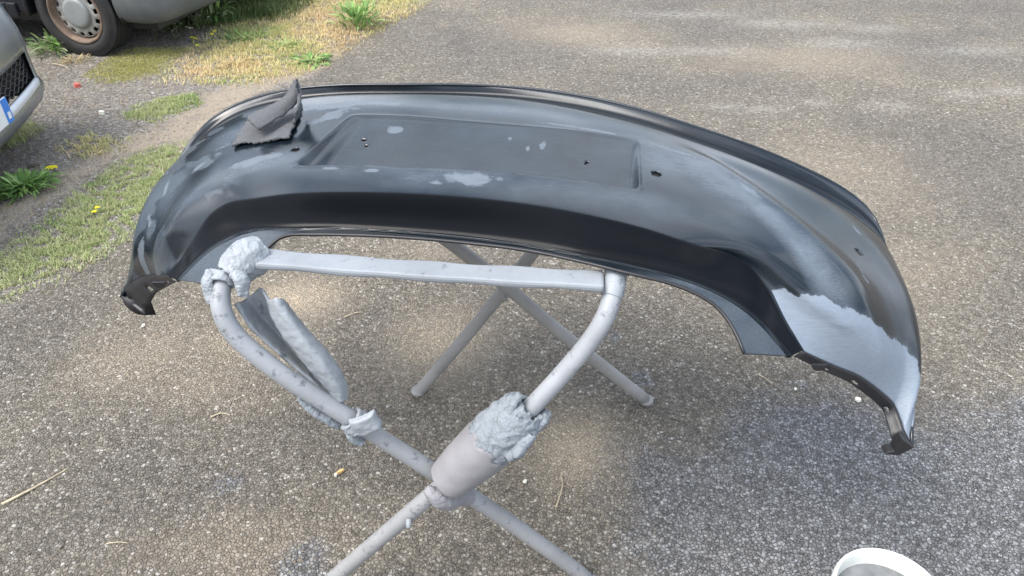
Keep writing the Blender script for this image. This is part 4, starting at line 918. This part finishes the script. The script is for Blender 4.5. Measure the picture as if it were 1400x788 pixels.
mb = MB(); mb.box((-1.28, -.008, .43), (1.5, .014, .012)); mb.build('side_moulding', M['black'], VAN, False, bevel=.003, local=True)
mb = MB(); mb.box((-1.25, -.004, .78), (.9, .008, .004)); mb.build('door_gap', M['black'], VAN, False, local=True)
# flared arch lip
mb = MB(); mb.tube([(.350 * cos(a), -.004, .272 + .350 * sin(a)) for a in np.linspace(-.1, pi + .1, 30)], .014, 10); mb.build('arch_lip', M['vanpaint'], VAN, local=True)
mb = MB(); mb.box((-.68, -.004, 1.42), (.8, .012, .42)); mb.build('side_window', M['glass'], VAN, False, bevel=.01, local=True)
# plastic bumper wrapping round the nose
def vb(z, out):
    P = []
    for s_ in np.linspace(0, 1, 31):
        if s_ < .22: P.append((.33 + s_ / .22 * .16, -.02 - out * .6, z))
        elif s_ < .42:
            a = (s_ - .22) / .20 * pi / 2; P.append((.49 + .17 * sin(a) + out * sin(a), -.02 + .17 * (1 - cos(a)) - out * .6 * cos(a), z))
        else: P.append((.66 + out + .06 * sin((s_ - .42) / .58 * pi), .15 + (s_ - .42) / .58 * 1.25, z))
    return P
secs = [vb(.235, -.09), vb(.235, -.055), vb(.255, -.02), vb(.30, .012), vb(.36, .028), vb(.43, .026), vb(.50, .010), vb(.53, -.02), vb(.54, -.07)]
V = [p for s_ in secs for p in s_]; k = 31
F = [(i * k + j, i * k + j + 1, (i + 1) * k + j + 1, (i + 1) * k + j) for i in range(8) for j in range(k - 1)]
o = make('bumper', V, F, M['vanplastic'], VAN, True, local=True); s_ = o.modifiers.new('s', 'SOLIDIFY'); s_.thickness = .006; s2 = o.modifiers.new('sub', 'SUBSURF'); s2.levels = 1; s2.render_levels = 1
mb = MB(); mb.box((-1.15, .76, .28), (3.3, 1.3, .22)); mb.build('underbody', M['black'], VAN, False, local=True)
mb = MB(); mb.box((.52, .76, .62), (.05, 1.1, .14)); mb.build('grille', M['black'], VAN, False, bevel=.01, local=True)
for yy in (.2, 1.32):
    mb = MB(); mb.box((.50, yy, .80), (.10, .26, .16)); mb.build('headlight', M['glass'], VAN, False, bevel=.03, local=True)
mb = MB(); mb.add([(-.92, .12, 1.78), (-.27, .08, 1.22), (-.27, 1.45, 1.22), (-.92, 1.41, 1.78), (-.90, .12, 1.81), (-.24, .08, 1.24), (-.24, 1.45, 1.24), (-.90, 1.41, 1.81)],
    [(0, 1, 2, 3), (7, 6, 5, 4), (0, 4, 5, 1), (2, 6, 7, 3), (1, 5, 6, 2), (0, 3, 7, 4)]).build('windscreen', M['glass'], VAN, False, local=True)

# the silver car: local +X is its nose, local +Y its far front corner; origin on the ground under the middle of its nose
CAR = empty('silver_car', (-2.27, 2.92, 0), 'silver grey car with a black honeycomb grille cut off by the left edge', 'car', None, radians(4))
def cw(z, xo, yo, rc=.16, hw=.83):
    """plan outline of the nose at height z: far side -> round corner -> front -> near corner -> side"""
    P = []; hw = hw + yo
    for t in np.linspace(0, 1, 7)[:-1]: P.append((-1.25 + t * (1.25 - .10 - rc) + 0, hw, z))
    for a in np.linspace(pi / 2, 0, 12): P.append((xo - .06 - rc + rc * cos(a) , hw - rc + rc * sin(a), z))
    for t in np.linspace(0, 1, 25)[1:-1]:
        yv = (hw - rc) * (1 - 2 * t); P.append((xo - .06 + .06 * (1 - (2 * t - 1) ** 2), yv, z))
    for a in np.linspace(0, -pi / 2, 12): P.append((xo - .06 - rc + rc * cos(a), -hw + rc + rc * sin(a), z))
    for t in np.linspace(0, 1, 7)[1:]: P.append((xo - .06 - rc - t * (1.25 - .06 - rc), -hw, z))
    return P
levels = [(.20, -.03, -.03), (.215, .0, -.005), (.26, .022, .004), (.285, .026, .006), (.315, .012, .002), (.33, .010, 0), (.46, .006, 0), (.49, .010, .0), (.56, .004, -.002), (.66, -.02, -.012), (.74, -.06, -.03), (.79, -.12, -.06), (.82, -.24, -.11), (.86, -.42, -.2)]
secs = [cw(z, a, b) for z, a, b in levels]; k = len(secs[0])
V = [p for s_ in secs for p in s_]
F = []
def car_face(i, j):
    pts = [V[i * k + j], V[i * k + j + 1], V[(i + 1) * k + j + 1], V[(i + 1) * k + j]]; return (i * k + j, i * k + j + 1, (i + 1) * k + j + 1, (i + 1) * k + j), pts
for i in range(len(secs) - 1):
    for j in range(k - 1):
        f, pts = car_face(i, j); c = np.mean(pts, 0)
        if .325 < c[2] < .47 and abs(c[1]) < .70 and c[0] > -.2: continue      # grille opening
        F.append(f)
o = make('front_bumper', V, F, M['carpaint'], CAR, True, local=True); s_ = o.modifiers.new('s', 'SOLIDIFY'); s_.thickness = .006
# hood, cabin, rear of the car
V2 = []; prof = [(-.10, .80, .62), (-.35, .87, .70), (-.95, .98, .74), (-1.65, 1.40, .60), (-2.3, 1.46, .60), (-3.3, 1.36, .58), (-3.85, .98, .66), (-3.95, .60, .72), (-3.92, .30, .74), (-3.3, .22, .80), (-1.2, .22, .82), (-1.0, .60, .82)]
secs2 = [[(x, y_, z) for x, z, w in prof for y_ in ([w * s1])] for s1 in (-1, 1)]
V, F = loft(secs2); o = make('body', V, F, M['carpaint'], CAR, False, local=True); b_ = o.modifiers.new('b', 'BEVEL'); b_.width = .06; b_.segments = 4; b_.limit_method = 'ANGLE'; b_.angle_limit = radians(20)
mb = MB(); mb.add([(-.99, -.66, 1.01), (-.99, .66, 1.01), (-1.62, .56, 1.40), (-1.62, -.56, 1.40), (-.97, -.66, 1.03), (-.97, .66, 1.03), (-1.60, .56, 1.42), (-1.60, -.56, 1.42)], [(0, 1, 2, 3), (7, 6, 5, 4), (0, 4, 5, 1), (1, 5, 6, 2), (2, 6, 7, 3), (3, 7, 4, 0)]).build('windscreen', M['glass'], CAR, False, local=True)
for xx in (-.80, -3.25):
    for sg in (-1, 1): wheel(CAR, (xx, sg * .76, .30), pi if sg > 0 else 0, .30, .19, .20, rust=False)
# honeycomb grille set into the opening
gb = MB(); gb.box((-.075, 0, .395), (.01, 1.45, .17)); gb.build('grille_backing', M['black'], CAR, False, local=True)
gm = MB()
for row in range(7):
    z = .335 + row * .022
    pts = []
    for q in range(0, 91):
        yv = -.70 + q * 1.40 / 90; xo = .000 - .06 * (yv / .70) ** 2 - .012
        pts.append((xo, yv, z + (.0075 if (q // 2 + row) % 2 else -.0075) * (1 if q % 2 else .6)))
    gm.tube(pts, .0045, 6)
gm.build('grille_mesh', M['black'], CAR, local=True)
# silver chin strip under the grille and slot beside it
def strip(z, xo, w, mat, name, y0, y1, th=.012):
    V = []; n = 30
    for q in range(n + 1):
        yv = y0 + (y1 - y0) * q / n; a = abs(yv); x_ = xo - .06 * (min(a, .66) / .66) ** 2 - max(0, a - .66) ** 2 * 4.2
        for dx, dz in ((0, -w / 2), (th, -w / 3), (th, w / 3), (0, w / 2)): V.append((x_ + dx, yv, z + dz))
    F = [(q * 4 + c_, q * 4 + c_ + 1, q * 4 + 5 + c_, q * 4 + 4 + c_) for q in range(n) for c_ in range(3)]
    return make(name, V, F, mat, CAR, True, local=True)
strip(.300, .018, .052, M['carsilver'], 'chin_trim', -.80, .80)
mb = MB(); mb.box((-.125, .815, .60), (.010, .012, .12)); mb.build('light_slot', M['black'], CAR, False, bevel=.003, local=True)
mb = MB(); mb.box((-.09, .55, .70), (.10, .30, .11), Matrix.Rotation(.25, 3, 'Z')); mb.build('headlight', M['cap'], CAR, False, bevel=.04, local=True)
mb = MB(); mb.box((-.09, -.55, .70), (.10, .30, .11), Matrix.Rotation(-.25, 3, 'Z')); mb.build('headlight', M['cap'], CAR, False, bevel=.04, local=True)
# number plate: white with a blue band at each end, the far one in view
PL = MB(); PL.box((.030, .0, .345), (.008, .52, .11)); pl = PL.build('number_plate', M['plate_white'], CAR, False, bevel=.002, local=True)
for sg in (-1, 1):
    mb = MB(); mb.box((.0355, sg * .235, .345), (.004, .046, .106)); mb.build('blue_band', M['plate_blue'], pl, False, local=True)
    mb = MB(); mb.box((.0380, sg * .235, .323), (.002, .022, .030)); mb.build('band_mark', M['plate_white'], pl, False, local=True)
